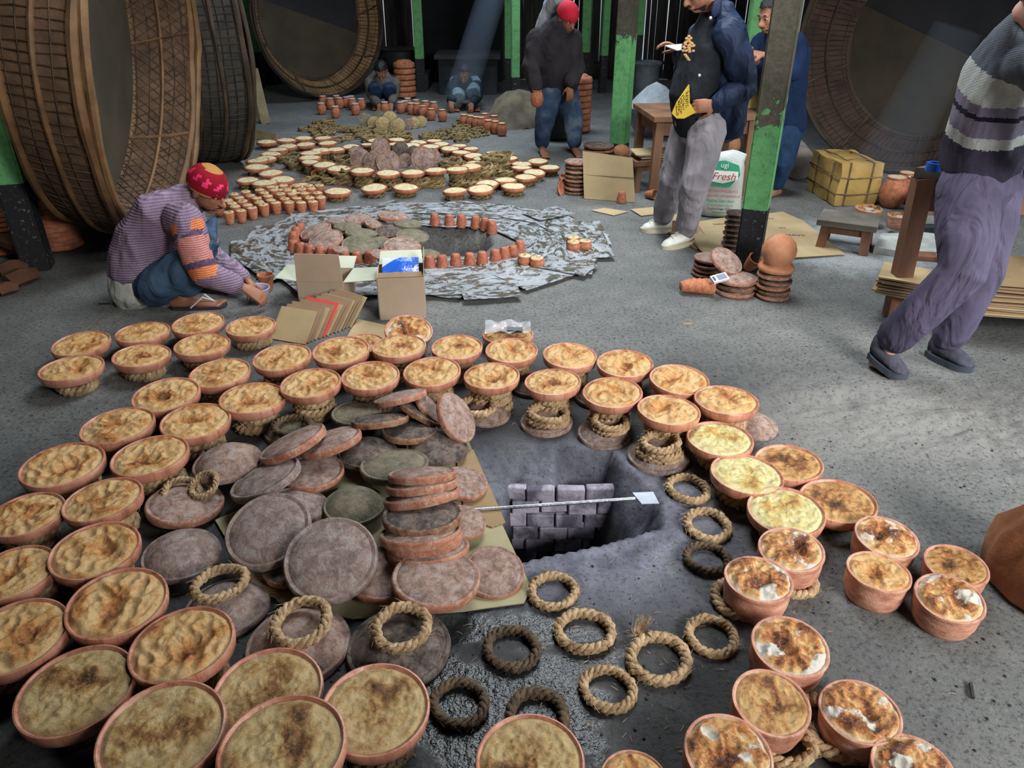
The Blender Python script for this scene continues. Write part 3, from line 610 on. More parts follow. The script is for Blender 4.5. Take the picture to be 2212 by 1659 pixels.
LD = [  # px, py, D, z, kind, ratio, lean, label
 (492, 1004, .245, .07, 'A', .52, 105, 'smooth tan domed lid below the second inner dish, left of the slanting lids'),
 (634, 962, .255, .135, 'a', .24, 118, 'lid tilted steeply with its rim up to the right at the pile\'s back left'),
 (714, 958, .235, .12, 'a', .30, 108, 'slanting lid with a wet orange rim, just right of the topmost left lid'),
 (576, 1038, .25, .10, 'd', .36, 118, 'slanting grey crusted lid under the topmost left lid'),
 (678, 1024, .215, .06, 'a', .55, 100, 'reddish lid lying behind the slanting grey crusted one'),
 (770, 897, .20, .055, 'c', .48, 95, 'olive lid lying flat at the back left of the pile'),
 (866, 862, .21, .16, 'a', .13, 104, 'lid tipped up on edge at the very back of the pile'),
 (822, 911, .22, .125, 'b', .17, 97, 'rust-rimmed lid seen nearly edge-on at the back of the pile'),
 (905, 893, .20, .11, 'b', .2, 60, 'black burnt lid wedged behind the leaning pale lid'),
 (926, 884, .16, .12, 'o', .3, 40, 'small red lid mostly hidden behind the leaning pale lid'),
 (885, 934, .215, .085, 'b', .38, 92, 'soot-black lid with a crusted orange rim'),
 (984, 904, .205, .13, 'a', .55, 27, 'smooth pale lid leaning upright at the back right of the pile'),
 (795, 984, .225, .05, 'D', .5, 92, 'dark domed lid under the slanting orange-rimmed one'),
 (944, 972, .235, .045, 'D', .5, 90, 'dark lumpy domed lid below the black lid, near the pit'),
 (852, 1010, .245, .075, 'c', .46, 96, 'smooth olive lid in the middle of the pile'),
 (1000, 1046, .175, .04, 'a', .62, 80, 'pinkish lid lying on the cardboard right of the stack'),
 (645, 1094, .20, .05, 'd', .55, 85, 'grey lid half under the big oval ones'),
 (766, 1096, .21, .05, 'C', .62, 95, 'domed greenish lid with a pink patch in the middle of the pile'),
 (581, 1150, .265, .11, 'd', .80, 122, 'big oval dusty lid leaning left, left of the large pink one'),
 (715, 1213, .275, .11, 'd', .88, 112, 'largest pink dusty lid facing up, middle front of the pile'),
 (622, 1236, .15, .03, 'b', .6, 90, 'dark lid peeping out under the largest pink one'),
 (826, 1243, .215, .05, 'a', .74, 90, 'lid half hidden between the two large front lids'),
 (912, 1030, .225, .17, 'o', .16, 93, 'topmost of the three thin orange-rimmed lids on edge'),
 (912, 1052, .235, .15, 'o', .16, 96, 'middle of the three thin orange-rimmed lids on edge'),
 (912, 1078, .25, .13, 'o', .16, 99, 'lowest of the three thin orange-rimmed lids on edge, splashed white'),
 (912, 1119, .25, .13, 'b', .44, 93, 'brown dull lid heading the leaning stack, below the three orange rims'),
 (908, 1158, .25, .105, 'a', .30, 94, 'second lid in the leaning stack under the brown dull one'),
 (918, 1172, .24, .085, 'a', .30, 98, 'third lid in the leaning stack'),
 (926, 1192, .25, .07, 'a', .36, 95, 'lowest lid in the leaning stack, its rim broken'),
 (942, 1254, .255, .09, 'a', .66, 88, 'large pink lid propped at the front of the leaning stack, stained with drips'),
 (1000, 1130, .15, .05, 'a', .7, 80, 'small blistered lid at the right of the leaning stack'),
 (1066, 1238, .185, .03, 'a', .84, 84, 'rough crackled lid at the right front corner of the cardboard'),
 (393, 1203, .235, .04, 'G', .66, 100, 'grey domed lid on the ground between the left dishes and the cardboard'),
 (400, 1093, .25, .035, 'a', .55, 96, 'flat pinkish lid carrying the doubled straw coil'),
]
for px, py, D, z, k, ra, le, lab in LD: lid(px, py, D, z, k, lab, ra, le)
RL = [(490, 1315, .245, 'G', (475, 1262, 128, .085), 'straw'), (645, 1395, .285, 'A', (650, 1345, 136, .10), 'x'), (862, 1400, .285, 'D', (868, 1357, 136, .10), 'x'),
      (632, 930, .225, 'C', (632, 922, 90, .075), 'd'), (1052, 893, .20, 'A', (1030, 878, 92, .065), 'x'), (1180, 912, .215, 'A', (1184, 893, 88, .07), '2'), (1305, 938, .215, 'G', (1318, 908, 84, .08), '2'), (1422, 985, .24, 'G', (1427, 955, 92, .085), '3')]
RN = ['grey domed lid with a rope ring, nearest the golden dishes at lower left', 'domed lid with a straw ring at the lower left of the cardboard', 'dark domed lid with a straw ring in front of the cardboard', 'domed lid with a dark ring behind the slanting lids',
      'upturned lid right of the leaning pale lid', 'upturned lid with a two-ring stand, behind the pit', 'grey upturned lid with a stand, back right of the pit', 'grey upturned lid with a three-ring stand, right of the pit']
for i, (px, py, D, k, rg_, kk) in enumerate(RL):
    lid(px, py, D, .01, k, RN[i])
    c, r = fitdisc(rg_[0], rg_[1], rg_[2], rg_[3]); m_ = {'2': 2, '3': 3}.get(kk, 1)
    for j in range(m_):
        ring((c.x, c.y, rg_[3] - .022 * j), r / .0765 * (1 + .04 * j), (['top', 'second', 'third'][j] + ' ' if m_ > 1 else '') + 'straw ring on the ' + RN[i].split(',')[0].replace(' with a rope ring', '').replace(' with a straw ring', '').replace(' with a dark ring', ''), None, 'd' if kk == 'd' else 'n')
c, r = fitdisc(392, 1062, 92, .06); ring(c, r / .0765, 'left half of the doubled straw coil on the flat pinkish lid', None, 'n', (.1, -.2, 1))
c, r = fitdisc(440, 1048, 78, .085); ring(c, r / .0765, 'right half of the doubled straw coil on the flat pinkish lid', None, 'n', (-.25, -.35, 1))
lid(1625, 925, .20, .0, 'A', 'upturned lid under the last dish of the outer arc')
for i, (px, py) in enumerate(((1150, 838), (1290, 862), (1430, 850), (1520, 905), (1560, 880))): lid(px, py, .2, .0, 'D', 'sooty upturned lid between the two arcs, ' + ORD[i] + ' from the left')
# ================================================================ CARDBOARD, NEWSPAPER, FAR WARES
def cardmat(name, a, b, cor=False):
    t = NT(name); v = t.vec(False); n = t.noise(3, 5, .6); n2 = t.noise(60, 4, .6)
    c = t.ramp(n, [(.35, a), (.65, b)])
    bp = t.bump(n2, .12, .003)
    if cor:
        w_ = t.new('ShaderNodeTexWave'); w_.inputs['Scale'].default_value = 42; w_.bands_direction = 'Y'; t.link(v, w_.inputs[0]); c = t.mix(t.math('MULTIPLY', w_.outputs[1], .35), c, (92, 74, 52)); bp = t.bump(w_.outputs[1], .6, .004)
    return t.fin(c, .8, bp, 0, .25)
KA = cardmat('cardboard', (176, 156, 134), (190, 170, 148)); KB = cardmat('cardboard_brown', (142, 118, 94), (162, 136, 110)); KC = cardmat('cardboard_tan', (168, 148, 112), (186, 166, 128)); KD = cardmat('corrugated_card', (150, 126, 92), (172, 148, 112), True)
KE = cardmat('cardboard_olive', (150, 144, 112), (170, 164, 132)); KP = cardmat('cardboard_pale', (178, 184, 164), (196, 200, 182))
def sheet(name, lab, poly, z, mat, cat='cardboard', th=.004, parent=None, group=None, wav=.0):
    p = [G(a[0], a[1], a[2] if len(a) > 2 else z) for a in poly]; m = len(p); q = S()
    q.v = [tuple(x + Vector((0, 0, th))) for x in p] + [tuple(x) for x in p]
    q.f = [tuple(range(m)), tuple(range(2 * m - 1, m - 1, -1))] + [(i, i + m, (i + 1) % m + m, (i + 1) % m) for i in range(m)]; q.m = [0] * len(q.f)
    o = q.build(name, mat, parent, smooth=False)
    b = bmesh.new(); b.from_mesh(o.data); bmesh.ops.recalc_face_normals(b, faces=b.faces); b.to_mesh(o.data); b.free()
    return tag(o, lab, cat, group) if not parent else o
sheet('cardboard_sheet', 'large flat cardboard under the lid pile, reaching the edge of the pit', [(905, 955), (1012, 952), (1062, 1085), (1148, 1272), (1132, 1304), (1000, 1322), (760, 1338), (600, 1300), (500, 1185), (465, 1125), (640, 1050)], .006, KE)
sheet('corrugated_sheet', 'ribbed brown cardboard strip beside the pit, right of the lid stack', [(985, 985), (1022, 972), (1092, 1130), (1062, 1140), (1005, 1120)], .012, KD)
sheet('cardboard_sheet', 'brown cardboard piece poking out below the big oval lid', [(520, 1225), (588, 1215), (640, 1300), (560, 1285)], .012, KD)
sheet('cardboard_sheet', 'greenish cardboard corner left of the domed green lid', [(690, 1045), (790, 1040), (760, 1075), (690, 1115)], .012, KE)
# spatula over the pit
steel = M('worn_steel', (120, 124, 132), (176, 180, 190), 12, rough=.35, bs=40, metal=.8); blade = M('blade_steel', (150, 158, 172), (184, 192, 204), 8, rough=.5, bs=30, metal=.2)
a = G(985, 1104, .022); b = G(1372, 1077, .022); t_ = thing('spatula', 'long steel rod with a flat rectangular blade laid across the pit', 'spatula', a)
q = S(); q.tube([Vector((0, 0, 0)), (b - a) * .5, b - a], .0065, 10); q.build('handle', steel, t_)
p = [G(*x) - a for x in ((1366, 1064, .024), (1411, 1062, .024), (1424, 1087, .020), (1386, 1088, .020))]; q = S(); q.v = [tuple(x) for x in p] + [tuple(x - Vector((0, 0, .003))) for x in p]; q.f = [(0, 1, 2, 3), (7, 6, 5, 4)] + [(i, i + 4, (i + 1) % 4 + 4, (i + 1) % 4) for i in range(4)]; q.m = [0] * 6; q.build('blade', blade, t_, smooth=False)
# open cartons
def panel(q, a, b, c_, d, th=.004, mi=0):
    a, b, c_, d = map(Vector, (a, b, c_, d)); n = (b - a).cross(d - a).normalized() * th
    q.add([a, b, c_, d, a + n, b + n, c_ + n, d + n], [(0, 3, 2, 1), (4, 5, 6, 7), (0, 1, 5, 4), (1, 2, 6, 5), (2, 3, 7, 6), (3, 0, 4, 7)], mi); return q
def carton(c, rz, w, d, h, flaps, lab, mat, inner=None):
    t = thing('carton', lab, 'box', c, (0, 0, rz))
    x, y = w / 2, d / 2; q = S()
    panel(q, (-x, -y, 0), (x, -y, 0), (x, -y, h), (-x, -y, h)); panel(q, (x, y, 0), (-x, y, 0), (-x, y, h), (x, y, h)); panel(q, (x, -y, 0), (x, y, 0), (x, y, h), (x, -y, h)); panel(q, (-x, y, 0), (-x, -y, 0), (-x, -y, h), (-x, y, h)); panel(q, (-x, -y, .001), (-x, y, .001), (x, y, .001), (x, -y, .001))
    q.build('body', mat, t, smooth=False)
    for side, L, ang, m_ in flaps:
        q = S(); ca, sa = math.cos(ang), math.sin(ang)        # ang 90 = straight up, 0 = outwards flat
        o = {'f': (0, -1), 'b': (0, 1), 'l': (-1, 0), 'r': (1, 0)}[side]
        e = [(-x, -y), (x, -y)] if side == 'f' else [(x, y), (-x, y)] if side == 'b' else [(-x, y), (-x, -y)] if side == 'l' else [(x, -y), (x, y)]
        hh = h + .001; up = Vector((o[0] * L * ca, o[1] * L * ca, L * sa))
        a = Vector((e[0][0], e[0][1], hh)); b = Vector((e[1][0], e[1][1], hh)); panel(q, a, b, b + up - (b - a) * .03, a + up + (b - a) * .03); q.build('flap', m_ or mat, t, smooth=False)
    return t
c = G(700, 664); c.y += .12
carton(c, math.radians(-4), .255, .22, .145, [('f', .155, 1.57, None), ('l', .12, .12, KP), ('b', .12, .25, KP), ('r', .20, .08, KP)], 'open carton with its front flap standing up, behind the flattened cartons', KA)
c = G(862, 690); c.y += .11; c.x += .01
cb = carton(c, math.radians(6), .235, .21, .232, [('r', .09, 1.50, KE), ('f', .03, 2.5, KB), ('b', .12, .3, KP)], 'open carton holding the blue pack, behind the tilted curd dish', KA)
# white curd tubs under a blue pack
bl = NT('blue_wrapper'); v = bl.vec(False); s_ = bl.new('ShaderNodeSeparateXYZ'); bl.link(v, s_.inputs[0])
d1 = bl.math('GREATER_THAN', bl.math('SUBTRACT', bl.math('MULTIPLY', s_.outputs[1], 1.0), bl.math('MULTIPLY', s_.outputs[0], .9)), .085)
d2 = bl.math('LESS_THAN', bl.math('ADD', bl.math('POWER', bl.math('DIVIDE', bl.math('ADD', s_.outputs[0], .03), .045), 2), bl.math('POWER', bl.math('DIVIDE', bl.math('ADD', s_.outputs[1], .058), .018), 2)), 1)
cc = bl.mix(d2, bl.mix(d1, (36, 92, 196), (196, 206, 220)), (206, 122, 96)); bl = bl.fin(cc, .22, bl.bump(bl.noise(22, 3), .5, .01), 0, .6)
q = S(); N_ = 10
q.v = [(-.095 + .19 * i / N_, -.08 + .16 * j / N_, .02 * math.sin(PI * j / N_) * (1 - abs(i / N_ - .5)) + .004 * noise.noise(Vector((i, j, 0))) + k * -.012) for k in (0, 1) for j in range(N_ + 1) for i in range(N_ + 1)]
n1 = (N_ + 1) ** 2; q.f = [(j * (N_ + 1) + i, j * (N_ + 1) + i + 1, (j + 1) * (N_ + 1) + i + 1, (j + 1) * (N_ + 1) + i) for j in range(N_) for i in range(N_)]; q.f += [tuple(reversed([x + n1 for x in f])) for f in q.f]; q.m = [0] * len(q.f)
o = q.build('blue_pack', bl, None, ang=60); o.location = (c.x, c.y + .01, .242); o.rotation_euler = (math.radians(24), 0, math.radians(6)); tag(o, 'glossy blue wrapped pack with an orange oval on top of the open carton', 'pack')
# fan of flattened cartons
for i in range(13):
    p = G(618 + i * 8.3, 745 - i * 2.0); q = S(); w_, h_ = .205 - .003 * (i % 4), .18 + .006 * (i % 3)
    q.box((0, 0, h_ / 2), (w_, .007, h_)); m_ = KB if i % 3 else KC
    if i == 5: m_ = M('red_printed_edge', (212, 70, 66), (222, 90, 84), 5)
    o = q.build('flattened_carton', m_, None, smooth=False); o.location = (p.x, p.y + .03 + .008 * i, .004); o.rotation_euler = (math.radians(-48 + R.uniform(-2, 2)), 0, math.radians(-20 - i * 1.3))
    tag(o, 'flattened carton in the leaning fan, red-printed edge' if i == 5 else 'flattened brown carton, ' + ORD[i] + ' from left in the leaning fan', 'cardboard', 'flattened cartons leaning in a fan')
sheet('cardboard_sheet', 'small tan cardboard piece on the ground right of the flattened cartons', [(742, 742), (772, 690), (836, 704), (832, 745)], .004, KC)
# bag over a bowl
dish(1097, 722, 112, .07, 'm', 'dark rimmed bowl under the clear plastic bag, bowl behind the outer arc', 0, name='covered_bowl')
pl = NT('clear_plastic'); pl.fin((200, 210, 220), .15); pl.b.inputs['Alpha'].default_value = .45; pl = pl.m
q = S(); N_ = 14
for j in range(N_ + 1):
    for i in range(N_ + 1):
        x, y = (i / N_ - .5) * .22, (j / N_ - .5) * .13; nn_ = noise.noise(Vector((x * 22, y * 22, 0))); q.v.append((x, y, .022 + .022 * nn_ + .25 * abs(x) * .35))
q.f = [(j * (N_ + 1) + i, j * (N_ + 1) + i + 1, (j + 1) * (N_ + 1) + i + 1, (j + 1) * (N_ + 1) + i) for j in range(N_) for i in range(N_)]; q.m = [0] * len(q.f)
o = q.build('plastic_bag', pl, None, ang=80); c = G(1097, 716, .08); o.location = c; tag(o, 'crumpled clear plastic bag lying on the bowl behind the outer arc', 'bag')
q = S(); q.box((0, 0, 0), (.075, .035, .01)); o = q.build('dark_box', M('black_plastic', (24, 34, 46), (40, 52, 66), 5, rough=.3), None, smooth=False); o.location = G(1112, 712, .105); o.rotation_euler = (.1, 0, -.1); tag(o, 'small flat black object inside the clear plastic bag', 'phone')
# newspaper round the far pit
npm = NT('oily_newspaper'); v = npm.vec(); n = npm.noise(7.5, 7, .72, (1, 1.6, 1), .9); n2 = npm.noise(13, 6, .7); w_ = npm.noise(160, 2, .5, (.25, 3, 1))
c = npm.mix(npm.ramp(w_, [(.46, .35), (.54, 0.)]), npm.ramp(n2, [(.35, (150, 158, 166)), (.65, (186, 194, 200))]), (92, 96, 104))
c = npm.mix(npm.ramp(n, [(.49, 0.), (.54, 1.)]), c, npm.ramp(n2, [(.4, (42, 42, 34)), (.6, (92, 90, 70))]))
npm = npm.fin(c, npm.ramp(n, [(.44, .42), (.56, .10)]), npm.bump(n2, .8, .02, npm.bump(n, .6, .03)), 0, .6)
def npsheet(seed, w, h):
    r_ = random.Random(seed); q = S(); A, B = 12, 9
    for j in range(B + 1):
        for i in range(A + 1):
            x, y = (i / A - .5) * w, (j / B - .5) * h; q.v.append((x + .006 * noise.noise(Vector((y * 9, seed, 0))), y + .006 * noise.noise(Vector((x * 9, seed, 4))), .0055 * (1 + noise.noise(Vector((x * 14, y * 14, seed * 3)))) + (.02 * max(0, abs(i / A - .5) * 2 - .85) * r_.random())))
    q.f = [(j * (A + 1) + i, j * (A + 1) + i + 1, (j + 1) * (A + 1) + i + 1, (j + 1) * (A + 1) + i) for j in range(B) for i in range(A)]; q.m = [0] * len(q.f); return q.mesh('newspaper_sheet', npm, ang=80)
NP = [npsheet(i, .52, .36) for i in range(4)]
spots = []
for ringi, (rx, ry, n_) in enumerate(((1.0, .72, 17), (.80, .52, 13), (1.08, .80, 18))):
    for k in range(n_):
        a = 2 * PI * (k + .35 * ringi) / n_; spots.append((-.58 + rx * math.cos(a), 4.93 + ry * math.sin(a), a + PI / 2 + R.uniform(-.35, .35)))
for i, (x, y, a) in enumerate(spots):
    if y < 4.42 and -.95 < x < -.4 and False: continue
    o = ob('newspaper_sheet', NP[i % 4], None, (x, y, .004 + .0004 * i), (0, 0, a), (1, 1 * (.8 if i % 3 else 1), .7)); ri_, ki_ = (0, i) if i < 17 else (1, i - 17) if i < 30 else (2, i - 30); tag(o, 'oily newspaper sheet, ' + ORD[ki_] + ' counterclockwise from the right in the ' + ('middle', 'inner', 'outer')[ri_] + ' ring of the spread', 'newspaper', 'oily newspaper sheets')
for px, py, a, lab in ((1225, 585, -.5, 'newspaper sheet with a pointed corner at the far right of the spread'), (1060, 640, .15, 'cleaner newspaper sheet at the lower edge of the spread'), (1185, 470, .6, 'folded newspaper corner at the upper right of the spread'), (960, 632, .05, 'white-edged newspaper sheet just right of the carton with the blue pack')):
    o = ob('newspaper_sheet', NP[0], None, G(px, py) + Vector((0, 0, .03)), (0, 0, a), .62); tag(o, lab, 'newspaper')
# lids over the far pit: zoomed readings
Z = lambda ox, oy, k: (lambda x, y, w=0: (ox + x / k, oy + y / k, w / k))
z1 = Z(620, 460, 6.506)
for i, (x, y, w_, ra, le, k) in enumerate(((410, 270, 460, .36, 115, 'a'), (550, 400, 500, .52, 112, 'a'), (850, 210, 390, .28, 92, 'c'), (1000, 95, 400, .32, 95, 'a'), (1040, 300, 450, .25, 90, 'c'), (1030, 470, 530, .50, 92, 'c'), (1255, 165, 340, .38, 80, 'a'), (1490, 60, 430, .26, 88, 'a'), (1700, 165, 400, .28, 90, 'c'),
        (1440, 270, 400, .42, 95, 'b'), (1760, 345, 470, .40, 88, 'c'), (1620, 495, 530, .50, 90, 'a'), (1340, 430, 320, .5, 85, 'c'), (1300, 590, 260, .5, 80, 'a'), (2010, 590, 290, .42, 85, 'c'), (700, 115, 300, .26, 95, 'd'), (760, 520, 220, .4, 90, 'a'))):
    X, Y_, w_ = z1(x, y, w_); zz = .06 + .03 * ((i * 5) % 3) / 2; dp = depth(G(X, Y_, zz)); lid(X, Y_, w_ * dp / FPX, zz, k, 'clay lid in the heap over the far pit, ' + ('%s from left' % ORD[sorted([a[0] for a in ((410,), (550,), (850,), (1000,), (1040,), (1030,), (1255,), (1490,), (1700,), (1440,), (1760,), (1620,), (1340,), (1300,), (2010,), (700,), (760,))]).index(x)]), ra, le)
# cups
CUPP = [(.86, -.12), (.90, 0), (.95, .015), (1.0, -.02), (.99, -.18), (.94, -.6), (.84, -1.2), (.72, -1.8), (.62, -2.1), (.55, -2.16), (0, -2.16)]
q = S(); q.lathe(CUPP, 20, .02, 2); q.f = [f for f in q.f if not (len(f) > 8 and f[0] == 19)]; q.m = [0] * len(q.f); CUP = q.mesh('cup', dryclay, ang=50)
q = S(); q.lathe([(0, -1.9), (.6, -1.85), (.86, -.2), (.90, 0), (.95, .015), (1.0, -.02), (.99, -.18), (.94, -.6), (.84, -1.2), (.72, -1.8), (.62, -2.1), (.55, -2.16), (0, -2.16)], 20, .02, 2); CUPE = q.mesh('clay_cup', dryclay, ang=50); CUPW = CUPE.copy(); CUPW.materials[0] = M('wet_cup_clay', (134, 78, 60), (186, 112, 84), 3, rough=.4, bs=14)
CFC = crustmat('crust_cup', (222, 200, 146), (178, 132, 76), (104, 70, 36), (234, 220, 178)); CC = [crust('curd', CFC, 80 + i, .12, .1, 6, 20, ridge=.2, rise=.14, rad=.92) for i in range(3)]
def cup(px, py, r, z, lab, group=None, name='clay_cup', pot=None):
    c = G(px, py, z); t = thing(name, lab, 'cup', c, (R.uniform(-.05, .05), R.uniform(-.05, .05), R.uniform(0, 6)), group, (r, r, z / 2.17)); ob('cup', pot or CUP, t); ob('curd', R.choice(CC), t, (0, 0, -.03), None, (1, 1, r / (z / 2.17))); return t
rowsC = [(436, [491, 520, 553, 581, 612, 637, 661, 686]), (0, 0)]
front = [(491, 460), (522, 453), (553, 445), (583, 440), (612, 437), (637, 438), (662, 440), (687, 437)]
cn = 0
for j in range(5):
    for i in range(10):
        x = front[0][0] + (i - (1 if j > 1 else 0)) * 26.5 + (13 if j % 2 else 0) + j * 4 + R.uniform(-3, 3); 
        y = (462 - 25 * min(1, max(0, (x - 480)) / 120) - (0 if x < 650 else 1)) - 9.2 * j + R.uniform(-1.5, 1.5)
        if x > 703 - 2 * j or x < 448 + 2 * j or (x < 495 and y < 428): continue
        if j == 0 and i > 7: continue
        cup(x, y, .039, .088, 'clay cup of curd, %s from left in the %s row of the cup cluster' % (ORD[i], ORD[j]), 'curd cups crowded behind the squatting man'); cn += 1
for i, (px, py, dr) in enumerate([(651, 497, 0), (642, 506, 0), (636, 516, 0), (636, 535, 0), (652, 541, 0), (671, 545, 0), (694, 549, 0), (720, 551, 0), (747, 560, 0), (772, 561, 0), (800, 560, 0), (830, 556, 0), (929, 570, 1), (956, 569, 1), (985, 566, 1), (1015, 564, 1), (1042, 561, 1), (1070, 556, 1), (1090, 551, 1), (1108, 547, 1), (1123, 536, 1)]):
    c = G(px, py + 12); o = ob('clay_cup', CUPW, None, (c.x, c.y, .002), (PI, 0, R.uniform(0, 6)), (.040, .040, .040)); tag(o, 'upturned clay cup, %s round the far pit rim from the %s' % (ORD[i] if i < 12 else ORD[i - 12], 'left' if i < 12 else 'carton'), 'cup')
for i, (px, py) in enumerate([(940, 478), (971, 480), (997, 480), (1028, 483), (1048, 487), (1063, 494)]):
    c = G(px, py + 10); o = ob('clay_cup', CUPW, None, (c.x, c.y, .002), (PI, 0, R.uniform(0, 6)), (.040, .040, .040)); tag(o, 'upturned clay cup behind the far pit, %s from left' % ORD[i], 'cup')
SPOTP = [(.80, -.12), (.84, 0), (.92, .02), (.96, -.04), (.90, -.16), (.98, -.4), (1.08, -.8), (1.02, -1.3), (.8, -1.65), (.6, -1.72), (0, -1.72)]
q = S(); q.lathe(SPOTP, 24, .01, 2); q.f = [f for f in q.f if not (len(f) > 8 and f[0] == 23)]; q.m = [0] * len(q.f); SPOT = q.mesh('cup', dryclay, ang=50)
for px, py, lab in ((1239, 530, 'left of the two front small round curd pots on the newspaper'), (1264, 528, 'right one of the small round curd pots at the right end of the newspaper'), (1238, 520, 'rear small round curd pot of the trio on the newspaper'), (1134, 560, 'left small round curd pot beside the upturned cups'), (1160, 565, 'right small round curd pot beside the upturned cups')):
    cup(px, py - 8, .043, .075, lab, None, 'curd_pot', SPOT)
for px, py, rot, lab in ((578, 628, (0, 0, 0), 'clay cup standing right behind the pale plastic bowl'), (683, 388, (1.2, .3, 0), 'orange clay cup fallen among the far straw rings'), (1342, 438, (0, 0, 0), 'clay cup standing in front of the leaning cardboard sheet'), (1414, 432, (1.4, 0, .8), 'clay cup lying on its side under the wooden table'), (1628, 592, (.5, .35, 0), 'orange clay cup tipped against the foot of the thick post')):
    c = G(px, py); up = lab.startswith('clay cup standing in'); s_ = .046 if px > 1600 or px < 600 else .04
    o = ob('clay_cup', CUPE, None, (c.x, c.y, .002 if up else (s_ * 2.17 if rot[0] < .6 else s_ * 1.1)), (PI, 0, 0) if up else rot, s_); tag(o, lab, 'cup')
# far dishes
z2 = Z(500, 270, 3.95); z3 = Z(1000, 270, 3.95); FD = []
def fd(z_, name, pts, zz, st):
    pts = sorted(pts)
    for i, (x, y, w_) in enumerate(pts):
        X, Y_, w2 = z_(x, y, w_); dish(X, Y_, w2, zz, 'x', 'dish of cream curd, ' + ORD[i] + ' from left, ' + name, st, far=True, ringk='f')
fd(z2, 'left back rows', [(300, 140, 180), (465, 125, 175), (615, 108, 160), (782, 108, 160), (393, 207, 185), (472, 180, 180), (630, 162, 170), (820, 150, 165)], .065, 0)
fd(z2, 'left edge of the far circle', [(335, 243, 185), (292, 280, 190), (220, 300, 205), (215, 355, 220), (335, 405, 215), (135, 465, 200), (280, 490, 230), (432, 460, 220), (385, 540, 235), (600, 522, 230), (600, 560, 230)], .07, 1)
fd(z2, 'left inner run', [(675, 235, 195), (665, 275, 195), (890, 205, 155), (770, 210, 190), (670, 312, 150), (790, 335, 200), (915, 367, 210)], .11, 2)
fd(z2, 'run before the upright lids', [(1115, 385, 210), (1335, 405, 210), (1545, 400, 210), (1740, 380, 200), (1925, 372, 200), (2040, 350, 190)], .14, 3)
fd(z2, 'back run of the far circle', [(2095, 318, 190), (2070, 258, 180), (1965, 230, 175), (1865, 198, 165), (1700, 180, 160), (1535, 170, 165), (1390, 160, 130), (1235, 128, 155), (1412, 122, 155), (1595, 143, 150), (1730, 131, 145), (1785, 160, 155), (1165, 163, 130), (1015, 180, 155), (1940, 173, 150), (2045, 198, 140)], .075, 1)
fd(z2, 'front row of the far circle', [(905, 560, 240), (1215, 530, 225), (1485, 525, 225), (1905, 555, 215)], .075, 1)
fd(z3, 'right side of the far circle', [(150, 540, 230), (205, 495, 205), (430, 518, 215), (360, 465, 200), (535, 440, 195), (610, 400, 195), (500, 358, 180), (500, 328, 180), (640, 303, 180), (740, 357, 185), (380, 275, 190), (235, 232, 85), (170, 285, 175), (120, 325, 190)], .075, 1)
k = 0
STK = [(z2, a) for a in ((495, 290, 2), (575, 345, 2), (640, 350, 1), (730, 385, 3), (840, 430, 3), (870, 470, 2), (1000, 470, 3), (1060, 470, 4), (1290, 480, 2), (1370, 500, 3), (1500, 470, 3), (1640, 500, 3), (1720, 500, 2), (2120, 440, 4), (2170, 400, 3), (960, 310, 2), (700, 480, 1), (1890, 330, 2))] + [(z3, a) for a in ((150, 440, 3), (210, 395, 3), (260, 360, 4), (300, 330, 3), (320, 300, 3), (370, 400, 2), (40, 485, 1), (700, 400, 0))]
STK = sorted([(zz_(x, y)[0], zz_(x, y)[1], n_) for zz_, (x, y, n_) in STK if n_])
for si_, (X, Y_, n_) in enumerate(STK):
    c = G(X, Y_ + 5)
    for j in range(n_): ring((c.x + R.uniform(-.01, .01), c.y, .017 + .028 * j), R.uniform(1.35, 1.75), 'straw ring, %s from bottom in the %s spare stack from left, far circle' % (ORD[j], (ORD + ['twenty-first', 'twenty-second', 'twenty-third', 'twenty-fourth', 'twenty-fifth', 'twenty-sixth'])[si_]), 'spare straw rings in the far circle', 'f')
for i in range(70):
    if i < 40: X, Y_ = R.gauss(830, 75), R.gauss(296, 7)
    elif i < 52: X, Y_ = R.gauss(690, 20), R.gauss(280, 7)
    else: X, Y_ = R.gauss(990, 28), R.gauss(288, 11)
    c = G(X, max(262, min(312, Y_))); ring((c.x, c.y, .016 + .01 * (i % 3)), R.uniform(1, 1.25), 'straw ring strewn on the ground around the far yellow lids', 'straw rings strewn by the far lids', 'f')
def upright(z_, pts, nm, kinds):
    for i, (x, y, w_, k) in enumerate(sorted(pts)):
        X, Y_, w2 = z_(x, y, w_); base = G(X, Y_ + w2 * .5); D = w2 * depth(base) / FPX; n = Vector((.25 * math.cos(i * 1.7), -.92, .33)).normalized()
        o = ob('clay_cover', R.choice(LM[k]), None, (base.x, base.y, D * .47), ntrot(n, i), D / 2); tag(o, 'upright lid, %s from left in the %s' % (ORD[i], nm), 'lid')
upright(z2, [(1110, 290, 180, 'a'), (1232, 312, 190, 'a'), (1340, 312, 200, 'a'), (1280, 190, 165, 'a'), (1450, 215, 150, 'b'), (1488, 300, 120, 'a'), (1640, 285, 205, 'a'), (1560, 235, 120, 'b'), (1715, 270, 150, 'a'), (1065, 240, 120, 'a')], 'brown heap in the far circle', None)
LM['y'] = [lidmesh(LIDP, M('yellowed_clay', (150, 130, 88), (184, 164, 116), 3, rough=.8), LCm, 8)]
z4 = Z(540, 0, 3.95)
upright(z4, [(1140, 1055, 125, 'y'), (1270, 1070, 135, 'y'), (1062, 1045, 110, 'y'), (1355, 1055, 95, 'a'), (1405, 1045, 100, 'y'), (1465, 1035, 95, 'y'), (1200, 1010, 130, 'y'), (990, 1025, 130, 'c'), (1110, 1000, 120, 'c')], 'yellowish heap near the squatting boy', None)
